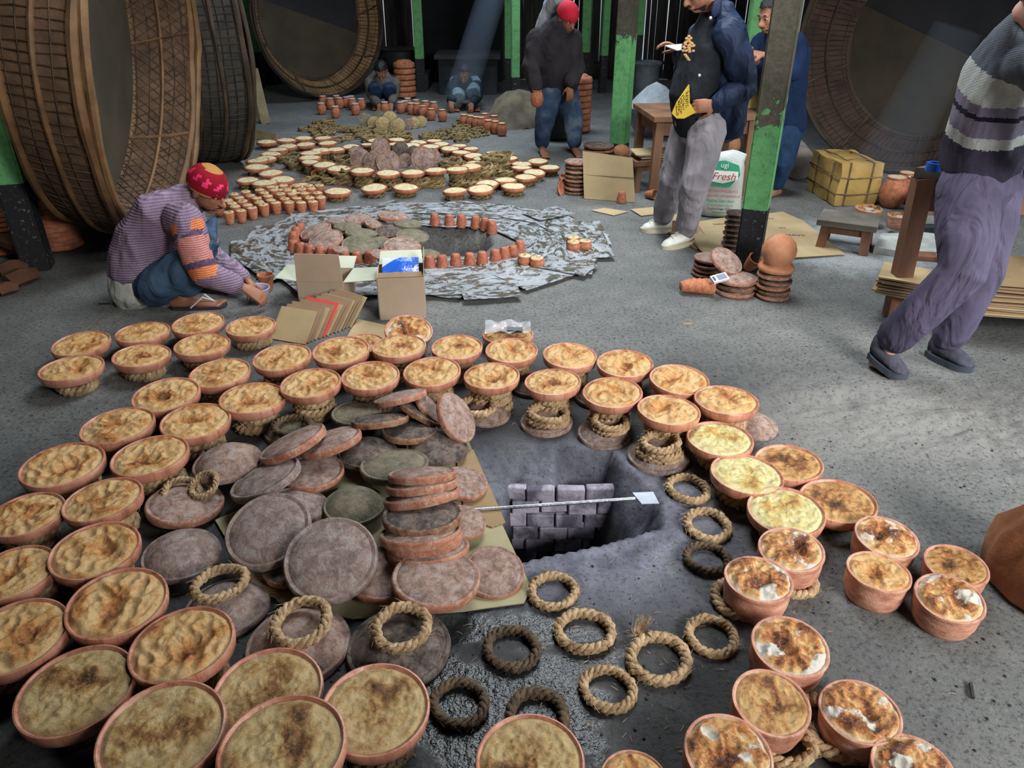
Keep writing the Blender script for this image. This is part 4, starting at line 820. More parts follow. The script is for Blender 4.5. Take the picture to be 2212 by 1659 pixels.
JARP = [(.5, -.1), (.62, 0), (.70, .04), (.74, -.02), (.66, -.16), (.80, -.4), (1.0, -.9), (1.02, -1.5), (.85, -2.1), (.6, -2.4), (0, -2.42)]
q = S(); q.lathe(JARP, 18, .01, 1); JAR = q.mesh('jar', dryclay, ang=50); q = S(); q.lathe([(0, .10), (.6, .09), (.78, .05), (.80, -.05)], 14); JC = q.mesh('paper_cover', M('white_paper_cover', (176, 178, 176), (206, 206, 200), 4), ang=60); q = S(); q.lathe([(0, .03), (.66, .02)], 14); JC2 = q.mesh('curd', CFAR, ang=60)
for grp, pts in (('jars left of the boy', [(617, 925, 1), (735, 955, 1), (690, 880, 1), (630, 860, 1), (770, 875, 1), (830, 868, 1), (880, 885, 1), (905, 930, 1), (955, 885, 1), (745, 855, 1), (870, 860, 1)]), ('jars right of the boy', [(1155, 915, 1), (1290, 915, 1), (1325, 905, 1), (1380, 925, 1), (1430, 930, 0), (1480, 950, 0), (1550, 975, 0), (1645, 985, 0), (1500, 905, 1), (1570, 915, 1), (1420, 895, 1), (1350, 880, 1)]),
        ('row right of the yellow lids', [(1830, 1030, 0), (1885, 1040, 0), (1932, 1050, 0), (1975, 1055, 0), (2035, 1080, 0), (2095, 1090, 0), (2150, 1108, 0), (2005, 1020, 0), (2085, 1040, 0)])):
    for i, (x, y, cv) in enumerate(sorted(pts)):
        X, Y_, _ = z4(x, y + 52); c = G(X, Y_); t_ = thing('clay_jar', ('paper-covered ' if cv else 'open ') + 'clay jar, %s from left, %s' % (ORD[i], grp), 'jar', (c.x, c.y, .135), (0, 0, R.uniform(0, 6)), grp, .055); ob('jar', JAR, t_); ob('paper_cover' if cv else 'curd', JC if cv else JC2, t_)
# left edge: dish stacks, firewood, planks
for cx, cy, n_, lab, sc_ in ((112, 552, 11, 'stack right of the left post', .125), (2, 560, 13, 'stack behind the left post', .13)):
    c = G(cx, cy)
    for j in range(n_):
        o = ob('clay_bowl', BOWLF[0], None, (c.x + R.uniform(-.008, .008), c.y + .15 + R.uniform(-.008, .008), .018 + j * .030), (PI, 0, R.uniform(0, 6)), (sc_, sc_, .1)); tag(o, 'orange clay dish, %s from the bottom of the %s' % (ORD[j], lab), 'dish')
wood = M('firewood', (70, 50, 38), (120, 84, 64), 4, stretch=(1, 1, 1), rough=.9, bs=20, bst=.6); plank = M('pale_plank', (120, 110, 84), (164, 152, 120), 3, rough=.8)
for i, (a, b, r_) in enumerate((((0, 548), (78, 580), .055), ((0, 600), (60, 585), .05), ((20, 625), (82, 605), .055), ((0, 640), (40, 630), .04))):
    p0, p1 = G(*a), G(*b); q = S(); q.tube([Vector((0, 0, 0)), (p1 - p0) * .5 + Vector((0, 0, .01)), p1 - p0], [r_, r_ * 1.1, r_ * .85], 7, flat=.8); o = q.build('firewood_log', wood, None, ang=30); o.location = p0 + Vector((0, 0, r_ * .8 + (.07 if i == 0 else 0))); tag(o, 'rough piece of firewood at the left edge, %s from the back' % ORD[i], 'firewood')
o = ob('clay_cup', CUPE, None, G(82, 585) + Vector((0, 0, .04)), (1.3, .4, 0), .04); tag(o, 'broken orange cup lying at the foot of the left post', 'cup')
for i, (a, h, b, w_) in enumerate((((575, 268), .75, (548, 150), .10), ((560, 262), .62, (543, 170), .08), ((560, 300), .12, (590, 292), .09))):
    p0 = G(*a); p1 = V(b[0], b[1], p0.y + .35); 
    if i == 2: p0 = G(555, 300) + Vector((0, 0, .05)); p1 = G(598, 303) + Vector((0, 0, .02))
    q = S(); q.beam(Vector((0, 0, 0)), p1 - p0, w_, .02, (0, -1, .2)); o = q.build('wood_plank', plank, None, smooth=False); o.location = p0; tag(o, ('pale plank leaning beside the dark woven drum', 'narrow plank leaning behind the pale one', 'short plank lying left of the far dishes')[i], 'plank')
for i in range(7):
    p0 = G(585 + R.uniform(-8, 8), 181 + R.uniform(-.4, .4)); q = S(); q.beam((-.22, 0, 0), (.22, 0, 0), .09, .03); o = q.build('wood_plank', wood if i % 2 else plank, None, smooth=False); o.location = p0 + Vector((-.12, .22, .38 + .04 * i)); o.rotation_euler = (0, R.uniform(-.08, .08), R.uniform(-.4, .4)); tag(o, 'split plank, %s from the bottom of the wood heap by the far tub' % ORD[i], 'plank')
q = S(); q.box((0, 0, .18), (.55, .4, .36)); c = G(585, 182); o = q.build('clay_block', hm, None, smooth=False); o.location = c + Vector((-.12, .22, 0)); tag(o, 'low clay block carrying the wood heap', 'block')
# ================================================================ RIGHT-HAND SIDE
woodd = M('table_wood', (74, 54, 40), (124, 90, 66), 5, c3=(146, 108, 80), stretch=(1, 1, .3), rough=.7, bs=24, bst=.4); woodr = M('reddish_wood', (98, 68, 52), (142, 100, 78), 5, stretch=(1, 1, .2), rough=.7, bs=24, bst=.4); woodg = M('greyed_wood', (84, 80, 74), (122, 116, 106), 5, rough=.8, bs=24, bst=.5)
TC = bpy.data.curves.new('lettering', 'FONT'); TCO = bpy.data.objects.new('tmp_text', TC)
def text(s, size, mat, parent, loc, rot, name='lettering', ext=.0006, shear=0):
    TC.body = s; TC.size = size; TC.extrude = ext; TC.align_x = 'CENTER'; TC.align_y = 'CENTER'; TC.shear = shear
    if TCO.name not in TS.collection.objects: TS.collection.objects.link(TCO)
    TCO.update_tag(); TS.view_layers[0].update(); dg = TS.view_layers[0].depsgraph; dg.update()
    me = bpy.data.meshes.new_from_object(TCO.evaluated_get(dg)); me.materials.clear(); me.materials.append(mat)
    return ob(name, me, parent, loc, rot)
def plain(name, c, rough=.6):
    t = NT(name); return t.fin(c, rough)
RED = plain('red_ink', (196, 62, 78)); GRN = plain('green_ink', (40, 150, 112)); BLK = plain('dark_ink', (58, 62, 96)); WHT = plain('white_ink', (226, 232, 228))
def table(name, lab, c, rz, w, d, h, leg, mat, topm, apron=.10, over=.03, shelf=None, stretch=0):
    t = thing(name, lab, 'table' if h > .4 else 'stool', c, (0, 0, rz))
    q = S(); q.box((0, 0, h - .018), (w + over * 2, d + over * 2, .036)); q.build('tabletop' if h > .4 else 'seat', topm, t, smooth=False)
    for i in (-1, 1):
        for j in (-1, 1):
            q = S(); q.beam((i * (w / 2 - leg / 2) * 1.0, j * (d / 2 - leg / 2), h - .036), (i * (w / 2 - leg / 2 + .012), j * (d / 2 - leg / 2 + .012), 0), leg, leg, (0, 1, 0)); q.build('leg', mat, t, smooth=False)
    for a, b in (((-1, -1), (1, -1)), ((1, -1), (1, 1)), ((1, 1), (-1, 1)), ((-1, 1), (-1, -1))):
        q = S(); q.beam((a[0] * (w / 2 - leg / 2), a[1] * (d / 2 - leg / 2), h - .036 - apron / 2), (b[0] * (w / 2 - leg / 2), b[1] * (d / 2 - leg / 2), h - .036 - apron / 2), .022, apron); q.build('apron', mat, t, smooth=False)
    if shelf is not None:
        q = S(); q.box((0, 0, shelf), (w, d, .022)); q.build('shelf', mat, t, smooth=False)
    return t
pa = G(1398, 425); h1 = V(1412, 243, pa.y).z; pw = V(1645, 262, pa.y + .35)
w_ = .80; table('low_table', 'brown wooden table behind the man in the navy jacket', (pa.x + w_ / 2 - .02, pa.y + .28, 0), math.radians(6), w_, .6, h1 - .02, .065, woodd, woodd, .11)
ya = h1 - .02
c = V(1612, 262, pa.y + .42); q = S(); q.box((0, 0, .15), (.25, .25, .30)); q2 = S(); q2.box((0, 0, .37), (.245, .245, .13)); t = thing('yellow_box', 'tall yellow and beige box on the table beside the thick post', 'box', (c.x - .03, c.y + .02, ya + .002), (0, 0, .1)); q.build('yellow_part', plain('yellow_board', (196, 168, 96), .6), t, smooth=False); q2.build('beige_top', KA, t, smooth=False)
# leaning cardboard sheet
a, b = G(1262, 430), G(1372, 438); h_ = V(1258, 333, a.y).z; q = S(); e = b - a; up = Vector((0, .10, h_)); panel(q, (0, 0, 0), e, e + up + Vector((-.03, 0, -.03)), up + Vector((-.02, 0, 0)), .005)
t = q.build('cardboard_sheet', KC, None, smooth=False); t.location = a + Vector((0, 0, .003)); tag(t, 'square cardboard sheet standing upright in front of the lid stacks', 'cardboard')
q = S(); m0 = up * .5 + Vector((-.01, -.002, 0)); panel(q, m0, m0 + e - Vector((.01, 0, 0)), m0 + e + Vector((-.01, 0, .006)), m0 + Vector((0, 0, .006)), .002); q.build('fold_line', KB, t, smooth=False)
def lidstack(px, py, D, n_, lab, kind, th=.032, top=None):
    c = G(px, py); k = 0
    for j in range(n_):
        kk = kind[j % len(kind)]
        o = ob('clay_cover', R.choice(LM[kk]), None, (c.x + R.uniform(-.006, .006), c.y + D / 2 + R.uniform(-.006, .006), .012 + j * th), (R.uniform(-.03, .03), R.uniform(-.03, .03), R.uniform(0, 6)), (D / 2, D / 2, D / 2 * .8)); tag(o, 'clay lid, ' + ORD[j] + ' from the bottom of the ' + lab, 'lid')
    return c, n_ * th
lidstack(1247, 424, .20, 8, 'tall stack left of the upright cardboard sheet', 'ba', .034)
lidstack(1296, 352, .29, 4, 'wide stack behind the upright cardboard sheet', 'ab', .038)
lidstack(1535, 606, .185, 4, 'stack left of the thick post', 'ba', .030)
lidstack(1598, 648, .232, 3, 'flat stack in front of the thick post', 'ab', .034)
c3, hh = lidstack(1676, 655, .185, 5, 'stack under the upturned round pot', 'ab', .030)
lidstack(1583, 548, .125, 8, 'narrow leaning stack against the thick post', 'b', .034)
lid(1568, 565, .20, .15, 'a', 'lid leaning askew on the stack left of the thick post', .55, 50)
q = S(); q.lathe([(.55, 0), (.60, .02), (.62, .08), (.58, .14), (.44, .20), (.50, .30), (.57, .45), (.58, .62), (.50, .80), (.34, .93), (.15, 1.0), (0, 1.01)], 32, .01, 2); RP = q.mesh('round_pot', M('smooth_clay', (178, 120, 86), (202, 144, 108), 2.5, rough=.65, bs=14, bst=.15), ang=60)
o = ob('round_pot', RP, None, (c3.x, c3.y + .09, hh + .012), (0, 0, 1), .155); o.scale = (.160, .160, .20); tag(o, 'smooth round clay pot upside down on the stack right of the thick post', 'pot')
c = G(1341, 345); o = ob('round_pot', RP, None, (c.x, c.y, .0), (0, 0, 0), (.14, .14, .14)); tag(o, 'reddish round pot upside down at the foot of the mossy green post', 'pot')
c = G(1575, 340); o = ob('round_pot', RP, None, (c.x, c.y, .0), (0, 0, 0), (.16, .16, .22)); tag(o, 'pinkish clay pot under the wooden table behind the sugar sack', 'pot')
c = G(1420, 335); o = ob('round_pot', RP, None, (c.x, c.y, .0), (0, 0, 0), (.11, .11, .12)); tag(o, 'small orange pot behind the leg of the wooden table', 'pot')
for i, px in enumerate((1500, 1513, 1527, 1540)):       # nested cups lying on their side
    c = G(px, 617 + (px - 1500) * .05, .045); o = ob('clay_cup', CUPE, None, c, (0, PI / 2, .12), (.043 + .002 * i,) * 2 + (.038,)); tag(o, 'orange cup lying nested on its side by the thick post, %s from left' % ORD[i], 'cup')
q = S(); q.box((0, 0, 0), (.098, .05, .016)); ph = q.build('white_box', plain('white_card', (214, 216, 224)), None, smooth=False); ph.location = G(1554, 601, .112); ph.rotation_euler = (.45, -.12, .35); tag(ph, 'small white printed box lying on the nested cups', 'box')
q = S(); q.box((.012, 0, .0085), (.055, .036, .002)); q.build('picture', plain('grey_print', (120, 128, 150)), ph, smooth=False)
q = S(); q.box((-.036, 0, .0085), (.012, .03, .002)); q.build('picture', plain('dark_print', (60, 60, 84)), ph, smooth=False)
for i, (px, py, s_) in enumerate(((1228, 400, .09), (1232, 420, .11), (1222, 410, .07))):
    c = G(px, py); o = ob('clay_bowl', BOWLF[i], None, (c.x, c.y, .04), (R.uniform(.3, .8), R.uniform(-.6, .6), 1), s_); tag(o, 'broken clay bowl piece left of the upright cardboard, %s from the back' % ORD[i], 'bowl')
# sugar sack
sk = NT('woven_plastic_sack'); v = sk.vec(False); sk = sk.fin(sk.ramp(sk.noise(4, 4), [(.3, (176, 186, 184)), (.7, (216, 222, 218))]), .45, sk.bump(sk.noise(9, 5, .6), .6, .02), 0, .5)
c = G(1558, 474); c.y += .13; hs = V(1560, 336, c.y - .1).z; t = thing('sugar_sack', 'white printed sack with green and red lettering behind the man in grey trousers', 'sack', c, (0, 0, math.radians(-10)))
q = S(); N_ = 28
for i, (z_, rx, ry) in enumerate(((0, .11, .07), (.01, .15, .10), (.06, .165, .115), (.15, .158, .11), (.27, .15, .10), (.36, .148, .085), (.41, .142, .065), (.44, .15, .05), (.46, .152, .03), (hs, .145, .012))):
    for k in range(N_):
        a = 2 * PI * k / N_; cx_, sx_ = math.cos(a), math.sin(a); x = rx * math.copysign(abs(cx_) ** .7, cx_); y = ry * math.copysign(abs(sx_) ** .7, sx_); nn_ = .008 * noise.noise(Vector((x * 14, y * 14, z_ * 9))); q.v.append((x + nn_, y + nn_ - .02 * z_, z_ + (.012 * math.sin(x * 30) if z_ > .4 else 0)))
q.f = [(i * N_ + k, i * N_ + (k + 1) % N_, (i + 1) * N_ + (k + 1) % N_, (i + 1) * N_ + k) for i in range(9) for k in range(N_)] + [tuple(range(N_ - 1, -1, -1)), tuple(9 * N_ + k for k in range(N_))]; q.m = [0] * len(q.f); q.build('bag', sk, t, ang=60)
def front(x, z_): return (x, -.118 + max(0, z_ - .30) * .28, z_)
q = S(); p_ = [(-.115, .25), (-.125, .36), (-.09, .405), (.0, .415), (.10, .385), (.115, .32), (.05, .235)]; q.add([front(*x) for x in p_], [tuple(range(len(p_) - 1, -1, -1))]); q.add([(x, y + .004, z_) for x, y, z_ in [front(*x) for x in p_]], [tuple(range(len(p_)))]); q.build('green_emblem', GRN, t, smooth=False)
q = S(); p_ = [(-.10, .275), (-.095, .35), (.10, .345), (.10, .29), (.0, .26)]; q.add([Vector(front(*x)) - Vector((0, .002, 0)) for x in p_], [tuple(range(len(p_) - 1, -1, -1))]); q.add([Vector(front(*x)) for x in p_], [tuple(range(len(p_)))]); q.build('white_panel', WHT, t, smooth=False)
rx_ = (PI / 2 + .12, 0, 0)
text('Fresh', .075, RED, t, (0, -.128, .31), rx_, shear=.25); text('ugi', .05, WHT, t, (0, -.103, .385), (PI / 2 - .2, 0, 0))
for s_, z_, sz, m_ in (('NET WEIGHT 50 KG', .205, .026, RED), ('PRODUCT OF BANGLA', .170, .025, RED), ('Meghna Sugar Refin', .135, .026, GRN), ('A Unit of Meghna Group', .103, .018, GRN), ('Meghna Sugar Refin', .075, .022, BLK), ('Narayanganj', .05, .02, GRN)):
    text(s_, sz, m_, t, (.0, -.120 - .002, z_), (PI / 2, 0, 0))
q = S(); q.tube([(-.145, -.07, .03), (-.15, -.08, .12), (-.145, -.075, .22), (-.142, -.06, .30)], .010, 4, flat=.4); q.build('green_stripe', GRN, t)
# flat cartons with print on the ground
def fs(name, lab, poly, z, m, txt=(), **k):
    o = sheet(name, lab, poly, z, m)
    for s_, px, py, sz, rz in txt: text(s_, sz, BLK, o, G(px, py, z + .0052), (0, 0, rz), ext=.0003)
    return o
fs('flattened_carton', 'big flattened carton marked NAVY right of the thick post', [(1600, 470), (1690, 458), (1735, 478), (1825, 550), (1640, 562), (1560, 520)], .012, KC, (('NAVY', 1718, 508, .05, -.15), ('H.Y', 1690, 492, .03, 0), ('NAVY', 1658, 472, .035, -.1)))
fs('flattened_carton', 'flattened carton between the white shoes and the thick post', [(1505, 480), (1600, 465), (1640, 480), (1560, 548), (1530, 520)], .006, KC, (('NAVY', 1556, 484, .04, .1), ))
fs('flattened_carton', 'folded carton flap with small print left of the smooth round pot', [(1630, 525), (1680, 522), (1712, 556), (1640, 566)], .018, KC, (('THIS SIDE', 1652, 538, .022, .2), ('UP', 1648, 546, .022, .2)))
fs('flattened_carton', 'torn carton piece under the right white shoe', [(1420, 488), (1500, 470), (1560, 545), (1500, 538)], .004, KB)
fs('flattened_carton', 'carton with dark print behind the right white shoe', [(1492, 515), (1512, 500), (1556, 535), (1545, 562), (1512, 541)], .012, KC)
fs('cardboard_sheet', 'small card lying below the upright cardboard sheet', [(1277, 455), (1305, 450), (1358, 458), (1325, 466)], .004, KC)
fs('cardboard_sheet', 'folded card lying left of the grey trouser legs', [(1362, 453), (1410, 448), (1425, 462), (1385, 467)], .004, KC)
for i in range(7): fs('flattened_carton', 'flattened carton in the low pile behind the white shoes, %s from the bottom' % ORD[i], [(1425 + i, 478 - i * 2), (1480, 474 - i * 2), (1500, 486 - i * 2), (1435, 492 - i * 2)], .006 + .012 * i, KB if i % 2 else KC)
for i in range(4):
    c = V(1412, 375, pa.y + .1); q = S(); q.box((0, 0, 0), (.30, .22, .008)); o = q.build('flattened_carton', KC if i % 2 else KB, None, smooth=False); o.location = (c.x + R.uniform(-.02, .02), c.y + .15, .262 + .014 * i); o.rotation_euler = (R.uniform(-.05, .05), R.uniform(-.05, .05), R.uniform(-.3, .3)); tag(o, 'flattened carton lying on the stool under the table, %s from the bottom' % ORD[i], 'cardboard')
c = V(1412, 375, pa.y + .1); table('wooden_stool', 'dark stool under the wooden table carrying flattened cartons', (c.x, c.y + .15, 0), .1, .28, .22, .255, .04, woodd, woodd, .05)
# string-tied parcel
yb = M('yellow_wrapping', (158, 128, 66), (196, 164, 96), 3, rough=.6, bs=6, bst=.4, bd=.03); cord = M('jute_cord', (92, 76, 50), (132, 112, 78), 20, rough=.9)
a, b, c_ = G(1738, 425), G(1800, 446), G(1888, 444); pt = thing('string_tied_parcel', 'big yellow wrapped parcel tied with cord in front of the right tub', 'parcel', (0, 0, 0)); pc = (a + c_) / 2; 
d1 = (c_ - b); L1 = d1.length * 1.02; ang = math.atan2(d1.y, d1.x); pt.rotation_euler = (0, 0, ang); L2 = .50; hp = V(1890, 352, c_.y).z * 1.0
ce = b + Vector((math.cos(ang), math.sin(ang), 0)) * L1 / 2 + Vector((-math.sin(ang), math.cos(ang), 0)) * L2 / 2; pt.location = ce
q = S(); nn_ = 9
me = bpy.data.meshes.new('wrapped_box'); b_ = bmesh.new(); bmesh.ops.create_cube(b_, size=1); bmesh.ops.scale(b_, vec=(L1, L2, hp), verts=b_.verts); bmesh.ops.subdivide_edges(b_, edges=b_.edges[:], cuts=11, use_grid_fill=True)
for v_ in b_.verts:
    v_.co += Vector((noise.noise(v_.co * 6), noise.noise(v_.co * 6 + Vector((3, 0, 0))), noise.noise(v_.co * 5 + Vector((7, 0, 0))))) * .016
    for ax, L_ in ((0, L1), (1, L2)):
        for f_ in (-.25, .25): v_.co *= 1 - .025 * math.exp(-((v_.co[ax] - f_ * L_) / .03) ** 2)
    v_.co.z *= 1 - .10 * (v_.co.x / L1) ** 2; v_.co.z += hp / 2
b_.to_mesh(me); b_.free(); me.materials.append(yb); me.polygons.foreach_set('use_smooth', [True] * len(me.polygons)); me.set_sharp_from_angle(angle=.6); ob('wrapped_box', me, pt)
def loop(pts): q = S(); q.tube(pts, .0055, 6, closed=True); q.build('cord', cord, pt)
for f_ in (-.27, .27):
    x = f_ * L1; y = f_ * L2; X, Y_ = L1 / 2 + .004, L2 / 2 + .004
    loop([(x, -Y_, .01), (x, -Y_, hp * .5), (x, -Y_, hp), (x, 0, hp * 1.0 + .01), (x, Y_, hp), (x, Y_, .01), (x, 0, .006)]); loop([(-X, y, .01), (-X, y, hp * .95), (0, y, hp + .012), (X, y, hp * .95), (X, y, .01), (0, y, .006)])
for f_ in (.30, .68):
    z_ = f_ * hp; X, Y_ = L1 / 2 + .008, L2 / 2 + .008; loop([(-X, -Y_, z_), (-X * .3, -Y_ * 1.01, z_ - .01), (X, -Y_, z_), (X, Y_, z_), (-X, Y_, z_)])
logm = M('log_end', (120, 112, 108), (158, 148, 142), 6, rough=.9, bs=30)
for i, (px, py, r_) in enumerate(((1722, 388, .13), (1700, 345, .08))):
    c = G(px, py); q = S(); q.tube([(0, 0, 0), (.1, .5, 0)], [r_, r_ * .95], 16); o = q.build('cut_log', logm, None, ang=30); o.location = (c.x, c.y, r_); tag(o, ('thick pale log end left of the yellow parcel', 'thinner log behind the thick one')[i], 'log')
# stool
c = G(1838, 548); table('wooden_stool', 'small greyed wooden stool right of the flattened cartons', (c.x + .0, c.y + .13, 0), math.radians(-28), .30, .23, V(1838, 478, c.y + .05).z, .055, woodr, woodg, .055)
# curd pots and jars behind it
for px, py, w, lab in ((1877, 450, 62, 'basket-marked clay pot with white curd behind the little stool'), (1943, 465, 55, 'clay pot with curd right of the one behind the little stool')):
    dish(px, py, w, .13, 'f', lab, 0, name='curd_pot', pot=True)
for i, (px, py, s_) in enumerate(((1922, 447, .095), (1965, 440, .085), (1985, 462, .07), (1948, 425, .08))):
    c = G(px, py); t = thing('clay_jar', 'round clay jar with a white rim, %s left of the slanting table leg' % ORD[i], 'jar', (c.x, c.y, s_ * 2.42), (0, 0, 0), None, s_); ob('jar', JAR, t); ob('curd', JC2, t)
# pale step and bricks
stepm = M('whitewashed_clay', (150, 156, 152), (196, 202, 196), 6, rough=.9, bs=25, bst=.6, bd=.01)
q = S(); pz = [G(*x) for x in ((1885, 548), (1960, 560), (2050, 552), (2070, 525), (1990, 515), (1900, 518))]; m = len(pz); q.v = [tuple(x + Vector((0, 0, .045))) for x in pz] + [(x.x, x.y, -.01) for x in pz]; q.f = [tuple(range(m)), tuple(range(2 * m - 1, m - 1, -1))] + [(i, i + m, (i + 1) % m + m, (i + 1) % m) for i in range(m)]; q.m = [0] * len(q.f); tag(q.build('pale_step', stepm, None, smooth=False), 'low whitewashed clay step behind the slanting table leg', 'step')
brk = M('loose_brick', (126, 84, 70), (172, 136, 120), 6, rough=.9, bs=30)
for i in range(8):
    q = S(); q.box((0, 0, 0), (.11, .11, .06)); o = q.build('brick', brk if i % 3 else stepm, None, smooth=False); c = G(2018, 505); o.location = (c.x + .05 * (i % 2) + R.uniform(-.02, .02), c.y + .12, .08 + .062 * (i // 2 + 0)); o.rotation_euler = (0, 0, R.uniform(-.3, .3)); tag(o, 'loose %s brick, %s course of the pile behind the slanting table leg' % ('left' if i % 2 == 0 else 'right', ORD[i // 2]), 'brick')
q = S(); q.box((0, 0, .04), (.30, .2, .075)); o = q.build('stone_block', hm, None, smooth=False); c = G(2018, 508); o.location = (c.x + .03, c.y + .12, -.03); tag(o, 'dark stone under the loose bricks behind the table leg', 'stone')
# right-hand table with its slanting legs, shelf of cardboard
p0 = G(1928, 684); tc = G(1978, 362, .80)
t = thing('work_table', 'rough wooden work table at the right edge, stacked cardboard beneath', 'table', (p0.x, p0.y, 0))
L_ = lambda p: Vector(p) - Vector((p0.x, p0.y, 0))
tx, ty = tc.x - p0.x, tc.y - p0.y
q = S(); A_ = L_(tc); B_ = A_ + Vector((1.5, -.20, 0)); D_ = L_(G(2062, 345, .80)); C_ = D_ + Vector((1.3, .1, 0)); q.v = [tuple(x) for x in (A_, B_, C_, D_)] + [tuple(x - Vector((0, 0, .05))) for x in (A_, B_, C_, D_)]; q.f = [(0, 1, 2, 3), (7, 6, 5, 4)] + [(i, i + 4, (i + 1) % 4 + 4, (i + 1) % 4) for i in range(4)]; q.m = [0] * 6; q.build('tabletop', woodg, t, smooth=False)
for i, (a, b) in enumerate(((Vector((0, 0, 0)), A_ + Vector((.06, .02, -.05))), (Vector((1.4, -.40, 0)), B_ + Vector((-.08, .04, -.05))), (Vector((.55, .50, 0)), D_ + Vector((.36, -.05, -.05))), (C_ * Vector((1, 1, 0)) if False else Vector((C_.x, C_.y, 0)), C_ + Vector((-.06, -.05, -.05))))):
    q = S(); q.beam(a, b, .085, .07, (0, -1, 0)); q.build('leg', woodr, t, smooth=False)
q = S(); q.beam(A_ + Vector((.06, .02, -.13)), B_ + Vector((-.06, .03, -.13)), .03, .16); q.build('apron', woodr, t, smooth=False)
q = S(); q.beam(Vector((.10, .10, .13)), Vector((1.5, -.3, .13)), .10, .03); q.build('shelf_rail', woodr, t, smooth=False); q = S(); q.beam(Vector((.35, .6, .13)), Vector((1.7, .25, .13)), .10, .03); q.build('shelf_rail', woodr, t, smooth=False)
sc_ = G(2120, 665, .16)
for i in range(15):
    q = S(); q.box((0, 0, 0), (.74 - .02 * (i % 3), .46, .008)); o = q.build('flattened_carton', (KB, KC, KD)[i % 3], None, smooth=False); o.location = (sc_.x + .28 + R.uniform(-.035, .035), sc_.y + .10 + R.uniform(-.03, .03), .152 + .0115 * i); o.rotation_euler = (R.uniform(-.006, .006), R.uniform(-.006, .006), math.radians(-14) + R.uniform(-.06, .06)); tag(o, 'flattened carton under the work table, %s from the bottom of the stack' % ORD[i], 'cardboard')
for i in range(7):
    q = S(); q.box((0, 0, 0), (.34, .26, .009)); o = q.build('flattened_carton', (KC, KB)[i % 2], None, smooth=False); c = G(1985, 640, .16); o.location = (c.x + .02 + R.uniform(-.015, .015), c.y + .10, .150 + .014 * i); o.rotation_euler = (0, R.uniform(-.02, .02), math.radians(-30) + R.uniform(-.05, .05)); tag(o, 'flattened carton, %s from bottom of the short stack right of the slanting leg' % ORD[i], 'cardboard')
q = S(); q.lathe([(.6, -.5), (1, -.5), (1, .5), (.6, .5), (.6, -.5)], 28); o = q.build('tape_roll', plain('blue_tape', (30, 92, 186), .35), None, ang=40); o.location = G(2018, 360, .825); o.scale = (.036, .036, .036); tag(o, 'blue tape roll on the corner of the work table', 'tape')
q = S(); q.box((0, 0, 0), (.3, .24, .05)); 
for i in range(2):
    o = ob('paper_stack', q.mesh('paper_stack', KP, smooth=False), None, G(2200, 392, .80) + Vector((.12, .05, .03 + .055 * i)), (0, 0, .2 + .2 * i)); tag(o, ('lower', 'upper')[i] + ' pale paper bundle on the work table at the right edge', 'paper')
# bag at the right edge
bgm = M('brown_bag', (132, 84, 54), (176, 118, 82), 4, rough=.55, bs=14, bst=.4, bd=.02)
c = G(2205, 1370); q = S(); N_ = 30
for z_, rx, ry in ((0, .12, .17), (.015, .15, .20), (.08, .155, .20), (.16, .13, .17), (.22, .085, .12), (.27, .06, .085), (.32, .065, .09), (.31, .05, .07), (.24, .04, .06)):
    for k in range(N_):
        a = 2 * PI * k / N_; w_ = 1 + .13 * noise.noise(Vector((math.cos(a) * 2.2, math.sin(a) * 2.2, z_ * 6))) * (1 + z_ * 3) + (.05 * math.sin(a * 9) if z_ > .15 else 0); q.v.append((rx * w_ * math.cos(a), ry * w_ * math.sin(a), z_))
q.f = [(i * N_ + k, i * N_ + (k + 1) % N_, (i + 1) * N_ + (k + 1) % N_, (i + 1) * N_ + k) for i in range(8) for k in range(N_)] + [tuple(range(N_ - 1, -1, -1))]; q.m = [0] * len(q.f)
o = q.build('brown_bag', bgm, None, ang=70); o.location = (c.x + .165, c.y + .19, 0); tag(o, 'orange-brown crumpled bag cut off by the right edge', 'bag')
# back of the shed
alu = M('dented_aluminium', (120, 128, 134), (168, 176, 182), 5, rough=.4, metal=.7, bs=20); cloth = M('white_cloth', (160, 172, 178), (204, 212, 216), 5, rough=.85, bs=14, bst=.5, bd=.03)
c = G(1405, 300); q = S(); q.lathe([(.16, 0), (.24, .1), (.30, .26), (.31, .30), (.28, .30), (.22, .12), (0, .05)], 32); t = thing('aluminium_basin', 'metal basin heaped with white behind the wooden table', 'basin', (c.x + .05, c.y + .2, 0)); q.build('basin', alu, t)
q = S(); q.lathe([(.285, .29), (.2, .40), (.1, .50), (0, .55)], 24, .12, 3); q.build('white_heap', cloth, t, ang=70)
c = G(1392, 222); q = S(); q.lathe([(.14, 0), (.17, .05), (.16, .45), (.20, .5), (.17, .52), (0, .5)], 24); o = q.build('steel_can', alu, None); o.location = (c.x, c.y, 0); tag(o, 'tall steel can in the dark behind the metal basin', 'can')
drk = M('blackened_pot', (20, 22, 24), (44, 46, 48), 5, rough=.6, bs=20)
c = G(1212, 332); q = S(); q.lathe([(.18, 0), (.22, .03), (.22, .36), (.24, .40), (.2, .41), (0, .38)], 28); o = q.build('black_pot', drk, None); o.location = (c.x, c.y + .8, 0); tag(o, 'sooty black pot behind the legs of the bending man', 'pot')
for i in range(9):
    c = G(1242, 285); o = ob('clay_bowl', BOWLF[i % 3], None, (c.x, c.y, .03 + .062 * i), (PI, 0, i), (.17, .17, .17)); tag(o, 'clay dish in the stack behind the bending man, %s from the bottom' % ORD[i], 'dish')
for i in range(6):
    c = G(877, 212); o = ob('clay_bowl', BOWLF[i % 3], None, (c.x, c.y, .03 + .075 * i), (PI, 0, i), (.15, .15, .19)); tag(o, 'clay dish in the stack right of the squatting boy, %s from the bottom' % ORD[i], 'dish')
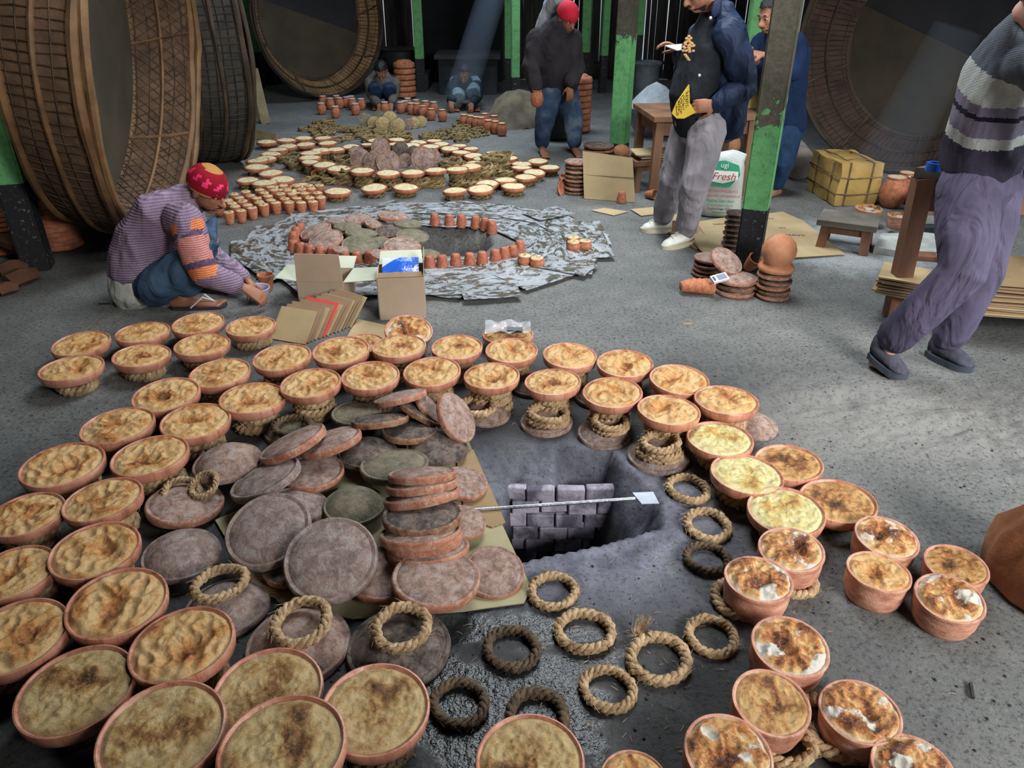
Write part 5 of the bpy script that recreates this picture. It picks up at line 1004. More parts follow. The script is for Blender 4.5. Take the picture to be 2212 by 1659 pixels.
c = V(863, 155, 12.3); q = S(); q.lathe([(.2, 0), (.29, .1), (.3, .3), (.33, .32), (.3, .33), (0, .28)], 28); o = q.build('black_pot', drk, None); o.location = (c.x, 12.3, c.z); tag(o, 'large black cooking pot on the ledge above the squatting boy', 'pot')
q = S(); q.box((0, 0, c.z / 2), (.9, .6, c.z)); o = q.build('clay_ledge', hm, None, smooth=False); o.location = (c.x, 12.3, 0); tag(o, 'dark ledge under the large black cooking pot', 'ledge')
jm = M('jute_cloth', (86, 80, 66), (126, 116, 94), 5, rough=.9, bs=40, bst=.5)
c = G(1125, 268); q = S(); q.lathe([(.42, 0), (.40, .06), (.28, .20), (.16, .32), (0, .36)], 40, .35, 4)
for i, p in enumerate(q.v): q.v[i] = (p[0], p[1], max(0, p[2] + .07 * noise.noise(Vector(p) * 7)))
o = q.build('jute_heap', jm, None, ang=50); o.location = (c.x, c.y + .1, 0); tag(o, 'heap of folded jute cloth left of the bending man', 'cloth')
lampm = NT('lamp_glow'); e_ = lampm.new('ShaderNodeEmission'); e_.inputs[0].default_value = (.86, .92, 1, 1); e_.inputs[1].default_value = 9; lampm.link(e_.outputs[0], lampm.out.inputs[0]); lampm = lampm.m
c = V(2180, 41, 8.6); q = S(); q.box((0, 0, 0), (.19, .04, .07)); t = thing('wall_lamp', 'bright white lamp glowing in the dark beyond the right tub', 'lamp', c); q.build('tube', lampm, t, smooth=False); q = S(); q.box((0, .03, .045), (.23, .05, .02)); q.build('housing', darkm, t, smooth=False)
# small litter
for px, py, l, a, lab in ((2098, 1495, .05, 1.2, 'dark splinter of wood on the bare ground at lower right'), (1485, 702, .05, 0, 'pale straw lying on the ground in front of the flat lid stack'), (225, 658, .06, 0, 'burnt twig on the ground below the squatting man')):
    q = S(); q.box((0, 0, .004), (l, .007, .007)); o = q.build('twig', twigd if 'pale' not in lab else straw, None, smooth=False); c = G(px, py); o.location = c + Vector((0, 0, .002)); o.rotation_euler = (0, 0, a); tag(o, lab, 'twig')
# straw crumbs and soot crumbs strewn between the dishes: nobody could count them
q = S(); rr = random.Random(11)
for i in range(520):
    px, py = rr.gauss(1350, 240), rr.uniform(850, 1640)
    if i > 320: px, py = rr.uniform(300, 2150), rr.uniform(690, 1640)
    p = G(px, py); 
    if pip(p.x, p.y, PITA) or pdist(p.x, p.y, PITA) < .06: continue
    a = rr.uniform(0, 6.28); L_ = rr.uniform(.006, .028); d = Vector((math.cos(a), math.sin(a), 0)) * L_; z_ = fz(p.x, p.y) + .002
    q.tube([p + Vector((0, 0, z_)), p + d * .5 + Vector((0, 0, z_ + .003)), p + d + Vector((rr.uniform(-.004, .004), 0, z_ + .001))], [.0008, .0009, .0005], 3)
tag(q.build('straw_litter', straw, None), 'crumbs of broken straw strewn over the ground round the near pit', 'straw', None, 'stuff')
q = S()
for i in range(420):
    p = G(rr.uniform(150, 2200), rr.uniform(600, 1640))
    if pip(p.x, p.y, PITA) or pdist(p.x, p.y, PITA) < .06: continue
    r_ = rr.uniform(.0015, .005); q.ell(p + Vector((0, 0, fz(p.x, p.y) + r_ * .4)), (r_, r_ * rr.uniform(.6, 1.3), r_ * .6), None, 6)
tag(q.build('soot_crumbs', drk, None, ang=80), 'small dark crumbs of soot and clay scattered on the earth floor', 'crumbs', None, 'stuff')
# ================================================================ PEOPLE
def skin(name, a, b): return M(name, a, b, 6, rough=.5, bs=60, bst=.12, bd=.004, rnd=False)
SK1 = skin('skin_brown', (132, 88, 66), (158, 108, 82)); SK2 = skin('skin_tan', (146, 100, 76), (170, 120, 94)); SK3 = skin('skin_pink', (206, 152, 136), (220, 170, 154))
HAIR = M('black_hair', (10, 11, 14), (26, 26, 30), 30, rough=.5, bs=120, bst=.6, stretch=(1, 1, 1))
EYEW = plain('eye_white', (206, 200, 192), .3); EYED = plain('eye_dark', (20, 14, 12), .2); BEARD = M('beard', (26, 20, 18), (48, 36, 30), 60, rough=.9, bs=200, bst=.6)
def fabric(name, a, b, scale=5, bs=70, rough=.9, knit=None, fold=.5):
    t = NT(name); v = t.vec(False); n = t.noise(scale, 5, .6); f_ = t.noise(7, 3, .5, (1, 1, .45), 1.0); c = t.ramp(n, [(.35, a), (.65, b)])
    nb = t.bump(t.noise(bs * 3, 3, .6), .15, .003, t.bump(f_, fold * 1.4, .05))
    if knit:
        w_ = t.new('ShaderNodeTexWave'); w_.inputs['Scale'].default_value = knit; w_.bands_direction = 'Z'; w_.inputs['Distortion'].default_value = 1.2; w_.inputs['Detail Scale'].default_value = 6; t.link(v, w_.inputs[0])
        c = t.mix(t.math('MULTIPLY', t.math('SUBTRACT', 1, w_.outputs[1]), .55), c, tuple(int(x * .62) for x in a)); nb = t.bump(w_.outputs[1], .5, .008, nb)
    return t.fin(c, rough, nb, 0, .2)
def wrink(amp, f=9, seed=0):
    amp *= 1.5
    def d(co):
        p = Vector((co.x, co.y, co.z * .6)) * f + Vector((seed, 0, 0)); return amp * (1 - 2 * abs(noise.noise(p))) + amp * .5 * noise.noise(p * 2.3)
    return d
def hframe(f, u):
    f = Vector(f).normalized(); u = Vector(u); u = (u - f * u.dot(f)).normalized(); r = f.cross(u); return r, f, u
def headshape(q, c, f, u, s=1.0):
    r, f, u = hframe(f, u); B = Matrix((r, f, u)).transposed(); P = lambda x, y, z: Vector(c) + B @ Vector((x * s, y * s, z * s))
    E = lambda x, y, z, a, b, d: q.ell(P(x, y, z), (a * s, b * s, d * s), B, 16)
    E(0, -.012, .030, .076, .096, .084); E(0, .018, -.025, .063, .074, .082); E(0, .040, -.082, .040, .042, .030); E(.026, .062, -.022, .026, .022, .03); E(-.026, .062, -.022, .026, .022, .03)
    E(0, .082, .018, .052, .014, .010)
    q.tube([P(0, .086, .010), P(0, .104, -.016), P(0, .114, -.034)], [.008 * s, .010 * s, .014 * s], 8, round_=True); E(.011, .100, -.037, .009, .010, .007); E(-.011, .100, -.037, .009, .010, .007)
    E(0, .088, -.060, .024, .012, .006); E(0, .086, -.069, .021, .012, .007)
    for k in (-1, 1): E(k * .078, -.008, -.012, .010, .020, .032)
    return P, B
def headparts(root, P, B, s, hair=True, beard=0, cap=None, long_=0):
    q = S()
    for k in (-1, 1): q.ell(P(k * .030, .078, .0), (.013 * s, .010 * s, .007 * s), B, 10)
    q.build('eyes', EYEW, root); q = S()
    for k in (-1, 1): q.ell(P(k * .030, .0865, -.001), (.006 * s, .004 * s, .006 * s), B, 8); q.ell(P(k * .031, .088, .024), (.019 * s, .005 * s, .0035 * s), B, 8)
    q.build('brows_and_pupils', EYED, root)
    def shell(name, mat, rx, ry, rz, test, c0=(0, -.012, .030), amp=.004, mats=None, mfn=None):
        q = S(); n, h = 44, 26; vs = []
        for i in range(h + 1):
            t = PI * i / h
            for k in range(n):
                a = 2 * PI * k / n; x, y, z = rx * math.sin(t) * math.cos(a), ry * math.sin(t) * math.sin(a), rz * math.cos(t); w_ = 1 + amp * 12 * noise.noise(Vector((x * 40, y * 40, z * 40))); vs.append((c0[0] + x * w_, c0[1] + y * w_, c0[2] + z * w_))
        fs = []; ms = []
        for i in range(h):
            for k in range(n):
                l = (k + 1) % n; f_ = (i * n + k, i * n + l, (i + 1) * n + l, (i + 1) * n + k); m_ = sum((Vector(vs[j]) for j in f_), Vector()) / 4
                if test(m_): fs.append(f_); ms.append(mfn(m_) if mfn else 0)
        used = sorted({j for f_ in fs for j in f_}); mp = {j: i for i, j in enumerate(used)}; q.v = [tuple(P(*vs[j])) for j in used] + [tuple(P(*[a_ * .9 + b_ * .1 for a_, b_ in zip(vs[j], c0)])) for j in used]; N0 = len(used)
        q.f = [tuple(mp[j] for j in f_) for f_ in fs] + [tuple(mp[j] + N0 for j in reversed(f_)) for f_ in fs]; q.m = ms + ms
        return q.build(name, mats or mat, root, ang=70)
    if hair: shell('hair', HAIR, .084, .104, .092, lambda m_: m_.z > .035 + .0 + m_.y * .55 - (long_ if m_.y < .02 else 0) - (.05 if m_.y < -.01 else 0) , amp=.008)
    if beard: shell('beard', BEARD, .066, .078, .086, lambda m_: m_.z < -.072 and m_.y > .022 and not (abs(m_.x) < .018 and m_.z > -.072), c0=(0, .020, -.025), amp=.006); q = S(); q.tube([P(-.024, .094, -.054), P(0, .104, -.050), P(.024, .094, -.054)], [.003 * s, .005 * s, .003 * s], 6, round_=True); q.build('moustache', BEARD, root)
    if cap: shell('knit_cap', None, .092, .112, .104, cap[0], amp=.002, mats=cap[1], mfn=cap[2])
def hand(q, w, d, nrm, side, curl=.5, s=1.0, spread=.12, thumb=.6):
    d = Vector(d).normalized(); nrm = Vector(nrm); nrm = (nrm - d * nrm.dot(d)).normalized(); l = d.cross(nrm) * side; w = Vector(w)
    q.tube([w - d * .02 * s, w + d * .02 * s, w + d * .06 * s, w + d * .088 * s], [(.024 * s, .018 * s), (.032 * s, .017 * s), (.040 * s, .015 * s), (.038 * s, .012 * s)], 10, up=nrm, round_=True)
    tips = []
    for i, (o, L_) in enumerate(((-.030, .068), (-.010, .078), (.011, .072), (.030, .056))):
        p = w + d * .082 * s + l * o * s; dd = (d + l * o * spread * 12).normalized(); pts = [p - dd * .02 * s, p]; a = curl * .6
        for k, fr in enumerate((.45, .31, .24)):
            v_ = dd * math.cos(a) - nrm * math.sin(a); p = p + v_ * L_ * fr * s; pts.append(p); a += curl * .9
        q.tube(pts, [.0095 * s, .0095 * s, .009 * s, .008 * s, .007 * s], 7, round_=True); tips.append(p)
    p = w + d * .022 * s - l * .028 * s; a = (d * .55 - l * .75 - nrm * thumb * .5).normalized(); b = (d * .9 - l * .25 - nrm * thumb).normalized()
    q.tube([p, p + a * .03 * s, p + a * .03 * s + b * .03 * s, p + a * .03 * s + b * .055 * s], [.013 * s, .011 * s, .010 * s, .008 * s], 7, round_=True)
def foot(q, ankle, toe, s=1.0, toes=True):
    a = Vector(ankle); t = Vector(toe); d = (t - a); d.z = 0; d.normalize(); h = Vector((a.x, a.y, .03)) - d * .05 * s; t0 = Vector((t.x, t.y, .018)) - d * .05
    q.tube([a, Vector((a.x, a.y, .05)), h + d * .02 + Vector((0, 0, .005))], [.034 * s, .036 * s, .034 * s], 10, round_=True)
    q.tube([h, Vector((a.x, a.y, .035)) + d * .03, (Vector((a.x, a.y, .03)) * .4 + t0 * .6), t0], [(.030 * s, .028 * s), (.034 * s, .036 * s), (.042 * s, .024 * s), (.044 * s, .014 * s)], 12, up=(0, 0, 1), round_=True)
    if toes:
        l = Vector((-d.y, d.x, 0))
        for i in range(5): q.tube([t0 + l * (.034 - .017 * i) * s, t0 + l * (.036 - .018 * i) * s + d * (.045 - .005 * i) * s], [.010 * s, (.010 if i else .012) * s], 6, round_=True)
def shoe(root, ankle, toe, up_m, sole_m, s=1.0, lace=None, name='shoe', slip=False, pitch=0.0):
    a = Vector(ankle); t = Vector(toe); d = t - a; d.z = 0; L_ = d.length + .06; d.normalize(); l = Vector((-d.y, d.x, 0)); h = Vector((a.x, a.y, 0)) - d * .065 * s
    o = thing(name, None, None); o.parent = root
    for k_ in ('label', 'category'):
        if k_ in o: del o[k_]
    def W_(x): x = x / L_; return (.034 + .012 * math.sin(PI * min(1, x * 1.1)) + (.004 if x > .6 else 0)) * (1 if x < .8 else max(.25, 1 - ((x - .8) / .2) ** 2 * .75)) * (1 if x > .08 else .8) * s
    lift = lambda x: pitch * max(0, .75 * L_ - x)
    q = S(); n = 16
    for j, z_ in enumerate((0, .012, .026)):
        for i in range(n + 1):
            x = L_ * i / n; q.v.append(tuple(h + d * x + l * W_(x) * 1.08 + Vector((0, 0, z_ * s + lift(x)))))
        for i in range(n + 1):
            x = L_ * (1 - i / n); q.v.append(tuple(h + d * x - l * W_(x) * 1.08 + Vector((0, 0, z_ * s + lift(x)))))
    m = 2 * (n + 1); q.f = [(j * m + k, j * m + (k + 1) % m, (j + 1) * m + (k + 1) % m, (j + 1) * m + k) for j in range(2) for k in range(m)] + [tuple(range(m - 1, -1, -1)), tuple(range(2 * m, 3 * m))]; q.m = [0] * len(q.f); q.build('sole', sole_m, o, ang=50)
    q = S(); nn = 16; prof = []
    for i in range(15):
        x = L_ * (.01 + .98 * i / 14); f_ = i / 14; hh = (.085 if f_ < .3 else .085 - (f_ - .3) * .085) * s * (1 if f_ < .85 else max(.2, 1 - ((f_ - .85) / .15) ** 2 * .8)); wv = W_(x)
        for k in range(nn):
            an = 2 * PI * k / nn; q.v.append(tuple(h + d * x + l * wv * math.cos(an) * (1 if math.sin(an) < 0 else (1 - .25 * math.sin(an))) + Vector((0, 0, .02 * s + max(0, hh * (.5 + .5 * math.sin(an))) - .005 + lift(x)))))
    q.f = [(i * nn + k, i * nn + (k + 1) % nn, (i + 1) * nn + (k + 1) % nn, (i + 1) * nn + k) for i in range(14) for k in range(nn)] + [tuple(range(nn - 1, -1, -1)), tuple(14 * nn + k for k in range(nn))]; q.m = [0] * len(q.f); q.build('upper', up_m, o, ang=70)
    q = S(); q.tube([h + d * (.07 + .045 * math.cos(a_)) * s + l * .034 * s * math.sin(a_) + Vector((0, 0, .092 * s + lift(.07) + .008 * math.cos(a_ + PI))) for a_ in [2 * PI * k / 16 for k in range(16)]], .006 * s, 6, closed=True); q.build('collar', sole_m if slip else up_m, o)
    if lace:
        for k in range(5):
            x = L_ * (.42 + .07 * k); q = S(); q.tube([h + d * (x + .008 * (-1) ** k) + l * .022 * s + Vector((0, 0, .088 * s - k * .0055 + lift(x))), h + d * x + Vector((0, 0, .099 * s - k * .006 + lift(x))), h + d * (x - .008 * (-1) ** k) - l * .022 * s + Vector((0, 0, .088 * s - k * .0055 + lift(x)))], .0028, 5); q.build('lace', lace, o)
    return o
def chain(q, pts, rad, grow=0, n=14, up=None):
    q.tube(pts, [(r + grow if not isinstance(r, tuple) else (r[0] + grow, r[1] + grow)) for r in rad], n, up=up, round_=True)
def sub(pts, rad, t0, t1, n=6):
    """part of a chain between two fractions of its length"""
    L_ = [0]
    for i in range(1, len(pts)): L_.append(L_[-1] + (Vector(pts[i]) - Vector(pts[i - 1])).length)
    out = []; ro = []
    for k in range(n + 1):
        s_ = L_[-1] * (t0 + (t1 - t0) * k / n); i = 1
        while i < len(L_) - 1 and L_[i] < s_: i += 1
        f_ = (s_ - L_[i - 1]) / max(1e-6, L_[i] - L_[i - 1]); out.append(Vector(pts[i - 1]).lerp(Vector(pts[i]), f_)); a, b = rad[i - 1], rad[i]
        a = a if isinstance(a, tuple) else (a, a); b = b if isinstance(b, tuple) else (b, b); ro.append((a[0] + (b[0] - a[0]) * f_, a[1] + (b[1] - a[1]) * f_))
    return out, ro
def person(label, base, sp, sk, vox, head, hs=1.0, **hk):
    """sp: torso / arm / leg chains; the body is one skin, clothes are its children"""
    root = thing('person', label, 'person', base)
    q = S()
    for k_, v_ in sp.items():
        if k_ in ('feet', 'hands'): continue
        p, r, f = v_
        chain(q, p, r, -.010, up=f)
    P, B = headshape(q, head[0], head[1], head[2], hs)
    nk = sp['torso'][0][-1]; q.tube([Vector(nk) - Vector((0, 0, .02)), Vector(nk), P(0, -.02, -.06), P(0, -.015, -.01)], [.055 * hs, .052 * hs, .048 * hs, .05 * hs], 12, round_=True)
    for h_ in sp.get('hands', ()): hand(q, *h_)
    for a_, t_, ts in sp.get('feet', ()): foot(q, a_, t_, 1.0, ts)
    me = remesh(q, vox, 2, None, .4); me.materials.append(sk); b = ob('body', me, root); b.location = -Vector(base)
    class _O: pass
    o = _O(); o.root = root; o.base = Vector(base); o.P = P; o.B = B
    headparts2(o, P, B, hs, **hk)
    return o
def headparts2(o, P, B, s, **k):
    before = set(bpy.data.objects.keys())
    headparts(o.root, P, B, s, **k)
    for n_ in set(bpy.data.objects.keys()) - before: bpy.data.objects[n_].location = -o.base
def wear(o, name, parts, mats, vox=.009, disp=None, it=2, mfn=None):
    q = S()
    for p, r, g, f in parts: chain(q, p, r, g, 18, up=f)
    me = remesh(q, vox, it, disp)
    for m_ in (mats if isinstance(mats, (list, tuple)) else [mats]): me.materials.append(m_)
    if mfn: me.polygons.foreach_set('material_index', [mfn(p.center) for p in me.polygons])
    x = ob(name, me, o.root); x.location = -o.base; return x
def wj(o, x): x.parent = o.root; x.location = Vector(x.location) - o.base; return x
# ---- 1: the squatting man at the left
J = lambda px, py, Y: V(px, py, Y)
denim = fabric('denim', (44, 66, 92), (74, 98, 124), 5)
pel, wai, mid, che, nk = J(318, 615, 3.97), J(305, 570, 3.97), J(322, 520, 3.98), J(362, 465, 4.0), J(410, 432, 4.02)
fx = Vector((.95, -.2, -.15))
T1 = ([pel, wai, mid, che, nk], [(.165, .135), (.165, .135), (.18, .14), (.185, .125), (.07, .06)], fx)
rs, re, rw = J(402, 478, 3.80), J(437, 588, 3.72), J(528, 622, 3.78); ls, le, lw = J(400, 455, 4.2), J(460, 560, 4.22), J(541, 612, 3.98)
AR = ([rs, rs.lerp(re, .5), re, re.lerp(rw, .45), rw], [.066, .060, .052, .046, .027], None); AL = ([ls, ls.lerp(le, .5), le, le.lerp(lw, .5), lw], [.064, .056, .048, .042, .027], None)
rh, rk, ra = J(335, 618, 3.84), J(455, 545, 3.80), J(395, 650, 3.86); lh, lk, la = J(345, 600, 4.10), J(470, 500, 4.16), J(425, 622, 4.14)
ra.z = .085; la.z = .085
LR_ = ([rh, rh.lerp(rk, .5), rk, rk.lerp(ra, .5), ra], [.095, .088, .066, .058, .036], None); LL_ = ([lh, lh.lerp(lk, .5), lk, lk.lerp(la, .5), la], [.095, .088, .066, .058, .036], None)
rt, lt = G(486, 662), G(500, 632)
bs_ = (T1[0][0].x, T1[0][0].y, 0)
PINK = plain('pink_pattern', (236, 44, 110)); REDK = fabric('red_knit', (150, 22, 42), (176, 30, 50), 8, knit=60, fold=.1); TANK = fabric('tan_knit', (160, 112, 58), (182, 134, 76), 8, fold=.1)
def capf(m_):
    zz = m_.z + m_.y * .10
    if zz > .118 or zz < .006: return 1
    if .048 < zz < .088 and math.sin(math.atan2(m_.x, m_.y) * 9 + zz * 60) > .35: return 2
    return 0
hd1 = (J(449, 410, 3.98), (.84, -.34, -.40), (.38, -.02, .9))
m1 = person('squatting man in lilac knitted sweater and red patterned cap, reaching into a pale bowl', bs_, {'torso': T1, 'ar': AR, 'al': AL, 'lr': LR_, 'll': LL_, 'hands': [(rw, (.75, .1, -.55), (.3, -.5, .8), 1, .55, 1.0), (lw, (.7, -.5, -.6), (.3, .2, .9), -1, .6, 1.0)], 'feet': [(ra, rt, True), (la, lt, True)]}, SK1, .0065, hd1, 1.0, hair=True, beard=1, long_=.05,
            cap=(lambda m_: m_.z + m_.y * .10 > -.006, [REDK, TANK, PINK], capf))
lilac = fabric('lilac_knit', (138, 118, 142), (166, 146, 172), 4, knit=24, fold=.45); oran = fabric('orange_knit', (226, 128, 84), (240, 152, 102), 30, knit=30, fold=.2); pink = fabric('pink_knit', (206, 136, 132), (222, 156, 148), 30, knit=30, fold=.2); purp = fabric('plum_knit', (86, 64, 92), (128, 104, 134), 60, knit=50, fold=.2)
def swf(c):
    for a, b, p0, p1 in ((rs, re, 0, 1),):
        d = b - a; t = (c - a).dot(d) / d.length_squared; rr_ = (c - a - d * t).length
        if rr_ < .085 and c.y < a.y + (b.y - a.y) * t + .07:
            if .02 < t < .22: return 1
            if .22 < t < .32: return 3
            if .32 < t < .80: return 2
            if .80 < t < .92: return 3
            if .92 < t < 1.13 and (c - re).length < .10: return 1
    return 0
ap, arr = sub(AR[0], AR[1], 0, .86); bp_, brr = sub(AL[0], AL[1], 0, .86)
wear(m1, 'knitted_sweater', [([wai - Vector((0, 0, .02)), wai, mid, che, nk], [(.175, .145), (.172, .142), (.18, .142), (.185, .13), (.08, .075)], .012, fx), (ap, arr, .016, None), (bp_, brr, .016, None), ([rs.lerp(che, .3), rs], [.075, .07], .014, None), ([ls.lerp(che, .3), ls], [.075, .07], .014, None)], [lilac, oran, pink, purp], .007, wrink(.006, 8), 3, swf)
tp = [J(300, 648, 3.97), J(302, 625, 3.97), J(305, 590, 3.97)]
wear(m1, 'undershirt', [(tp, [(.140, .110), (.172, .145), (.178, .15)], .002, fx)], fabric('grey_cotton', (168, 172, 166), (194, 196, 188)), .009, wrink(.004, 10))
wear(m1, 'jeans', [([pel - Vector((0, 0, .03)), pel, pel.lerp(wai, .5)], [(.13, .11), (.16, .13), (.16, .13)], .006, fx), (LR_[0][:4] + [ra.lerp(rk, .22)], LR_[1][:4] + [.058], .010, None), (LL_[0][:4] + [la.lerp(lk, .2)], LL_[1][:4] + [.058], .010, None)], denim, .009, wrink(.006, 10))
rub = plain('dark_rubber', (46, 46, 58), .6); 
for a_, t_ in ((ra, rt), (la, lt)):
    d = (t_ - a_); d.z = 0; d.normalize(); l = Vector((-d.y, d.x, 0)); h = Vector((a_.x, a_.y, 0)) - d * .07; q = S(); n = 14; L_ = (t_ - h).length + .01
    top = [h + d * L_ * i / n + l * (.040 + .010 * math.sin(PI * i / n)) * (1 if 0 < i < n else .5) for i in range(n + 1)] + [h + d * L_ * i / n - l * (.040 + .010 * math.sin(PI * i / n)) * (1 if 0 < i < n else .5) for i in range(n, -1, -1)]
    q.v = [(p.x, p.y, .014) for p in top] + [(p.x, p.y, .001) for p in top]; m = len(top); q.f = [tuple(range(m - 1, -1, -1)), tuple(range(m, 2 * m))] + [(i, (i + 1) % m, (i + 1) % m + m, i + m) for i in range(m)]; q.m = [0] * len(q.f); x = q.build('sandal', rub, m1.root, smooth=False); x.location = -m1.base
    q = S(); mid_ = h + d * L_ * .62; q.tube([h + d * L_ * .40 + l * .046 + Vector((0, 0, .015)), mid_ + l * .02 + Vector((0, 0, .066)), h + d * L_ * .80 + Vector((0, 0, .03)), mid_ - l * .02 + Vector((0, 0, .066)), h + d * L_ * .40 - l * .046 + Vector((0, 0, .015))], .007, 6, flat=.6); st_ = q.build('strap', plain('strap_white', (196, 196, 190)), x)
bw = NT('pale_plastic'); bw.fin((186, 184, 216), .3); bw.b.inputs['Alpha'].default_value = .92; bw = bw.m
c = G(553, 658); q = S(); q.lathe([(0, .004), (.04, .006), (.062, .075), (.067, .078), (.069, .074), (.046, 0), (0, 0)], 32); o = q.build('plastic_bowl', bw, None); o.location = (c.x, c.y + .06, .001); tag(o, 'small translucent lilac plastic bowl under the squatting man\'s hands', 'bowl')
# ---- 2: the standing man in the navy jacket
Y0 = 4.92; fx = Vector((-.9, -.42, 0))
pel, wai, che, nk = J(1508, 262, Y0), J(1503, 205, Y0), J(1532, 105, Y0 + .02), J(1540, 35, Y0 + .03)
T2 = ([pel, wai, che, nk], [(.155, .115), (.145, .115), (.18, .12), (.07, .07)], fx)
ls, le, lw = J(1575, 75, 4.76), J(1612, 185, 4.74), J(1545, 226, 4.70); rs, re, rw = J(1520, 75, 5.10), J(1492, 150, 5.22), J(1468, 108, 5.16)
AL = ([ls, ls.lerp(le, .5), le, le.lerp(lw, .5), lw], [.062, .055, .047, .040, .027], None); AR = ([rs, rs.lerp(re, .5), re, re.lerp(rw, .5), rw], [.060, .052, .046, .040, .027], None)
lh, lk, la = J(1530, 280, 4.80), J(1500, 400, 4.74), G(1478, 528); la = Vector((la.x, la.y, .10)); rh, rk, ra = J(1490, 282, 5.0), J(1452, 390, 5.0), G(1428, 500); ra = Vector((ra.x, ra.y, .10))
LL_ = ([lh, lh.lerp(lk, .5), lk, lk.lerp(la, .5), la], [.090, .080, .062, .055, .038], None); LR_ = ([rh, rh.lerp(rk, .5), rk, rk.lerp(ra, .5), ra], [.090, .080, .062, .055, .038], None)
hd2 = (J(1514, -24, Y0), (-.86, -.28, -.42), (-.35, -.1, .93))
m2 = person('standing man in open navy jacket and pale grey trousers, hand on hip, looking down', (pel.x, pel.y, 0), {'torso': T2, 'ar': AR, 'al': AL, 'lr': LR_, 'll': LL_, 'hands': [(lw, (-.95, .05, -.1), (-.1, -.95, .25), 1, .75, 1.05), (rw, (-.7, .1, .3), (.2, .3, .9), -1, .6, 1.0)], 'feet': [(la, G(1425, 538), False), (ra, G(1376, 500), False)]}, SK2, .0065, hd2, 1.02, hair=True, beard=1)
blk = fabric('black_cotton', (26, 30, 36), (42, 46, 52)); navy = fabric('navy_cloth', (26, 38, 60), (40, 54, 82), 4, rough=.6, fold=.9)
wear(m2, 'black_shirt', [([pel + Vector((0, 0, .0)), wai + Vector((0, 0, .0)) + fx * .02, che + fx * .015, nk - Vector((0, 0, .03))], [(.162, .135), (.165, .132), (.175, .125), (.085, .08)], .004, fx)], blk, .009, wrink(.004, 8))
ap, arr = sub(AL[0], AL[1], 0, .93); bp_, brr = sub(AR[0], AR[1], 0, .9)
def jf(c):
    return 0
bk = -fx.normalized() * .045
jk = wear(m2, 'navy_jacket', [([J(1560, 262, Y0) , J(1560, 210, Y0), J(1556, 110, Y0 + .02), J(1556, 60, Y0 + .02), J(1556, 28, Y0 + .02)], [(.165, .115), (.165, .118), (.185, .120), (.165, .09), (.085, .062)], .008, fx), (ap, arr, .024, None), (bp_, brr, .020, None), ([che + bk, ls], [.08, .075], .008, None), ([che, rs], [.075, .07], .006, None),
    ([J(1541, 22, 4.83), J(1560, 14, 4.93), J(1556, 14, 5.03)], [(.014, .040)] * 3, 0, (0, 0, 1))], navy, .0075, wrink(.010, 8, 5), 3)
q = S()
for px, py in ((1535, 39), (1511, 163)): q.ell(J(px, py, 4.70), (.009, .006, .009))
x = q.build('snap_buttons', plain('snap', (200, 200, 196), .3), m2.root); x.location = -m2.base
prt = plain('shirt_print', (214, 168, 108)); q = S()
rr = random.Random(3)
for i in range(26):
    px, py = 1490 + rr.gauss(0, 7), 78 + rr.uniform(0, 34); q.ell(J(px, py, 4.70), (.010, .005, .007), None, 8)
for i in range(10): q.ell(J(1480 + i * .9, 118 + i * 1.3, 4.72), (.010, .005, .005), None, 8)
x = q.build('shirt_print', prt, m2.root); x.location = -m2.base
wp = wear(m2, 'grey_trousers', [([pel - Vector((0, 0, .03)), pel, pel.lerp(wai, .25)], [(.145, .115), (.160, .125), (.155, .122)], .008, fx), (LL_[0][:4] + [la.lerp(lk, .02)], [.10, .088, .072, .062, .052], .010, None), (LR_[0][:4] + [ra.lerp(rk, .02)], [.10, .088, .072, .062, .052], .010, None)], fabric('grey_twill', (136, 132, 140), (166, 162, 170), 5), .008, wrink(.007, 9, 2), 2)
cream = M('white_leather', (206, 210, 200), (226, 228, 218), 5, rough=.45, bs=30, bst=.1); sol = M('cream_sole', (180, 172, 150), (204, 196, 176), 8); lcm = plain('white_lace', (226, 228, 224))
for a_, t_ in ((la, G(1428, 540)), (ra, G(1380, 500))):
    x = shoe(m2.root, a_, t_, cream, sol, 1.05, lcm, 'sneaker'); x.location = -m2.base
yb2 = M('yellow_pouch', (206, 172, 44), (226, 194, 64), 4, rough=.45, bs=10, bst=.3); q = S(); pp = [J(x, y, 4.66) for x, y in ((1489, 183), (1490, 222), (1503, 243), (1478, 256), (1462, 256), (1452, 246), (1462, 222))]; m = len(pp); q.v = [tuple(p) for p in pp] + [tuple(p + Vector((0, .02, 0))) for p in pp]; q.f = [tuple(range(m - 1, -1, -1)), tuple(range(m, 2 * m))] + [(i, (i + 1) % m, (i + 1) % m + m, i + m) for i in range(m)]; q.m = [0] * len(q.f)
pouch = q.build('yellow_pouch', yb2, None, smooth=False); tag(pouch, 'yellow pouch with black handwriting held at the hip of the man in the navy jacket', 'pouch')
b = bmesh.new(); b.from_mesh(pouch.data); bmesh.ops.recalc_face_normals(b, faces=b.faces); b.to_mesh(pouch.data); b.free()
q = S(); rr = random.Random(8)
for k in range(7):
    for j in range(8):
        px, py = 1486 - k * 4.2 + rr.uniform(-1, 1), 196 + k * 4 + j * 4.4
        if px < 1456 or py > 250 or px < 1456 + max(0, (222 - py)) * .6: continue
        p = J(px, py, 4.657); q.tube([p, p + Vector((rr.uniform(-.006, .006), 0, rr.uniform(-.005, .005))), p + Vector((rr.uniform(-.004, .008), 0, -.007))], .0013, 4)
q.build('handwriting', plain('ink_black', (22, 22, 20)), pouch)
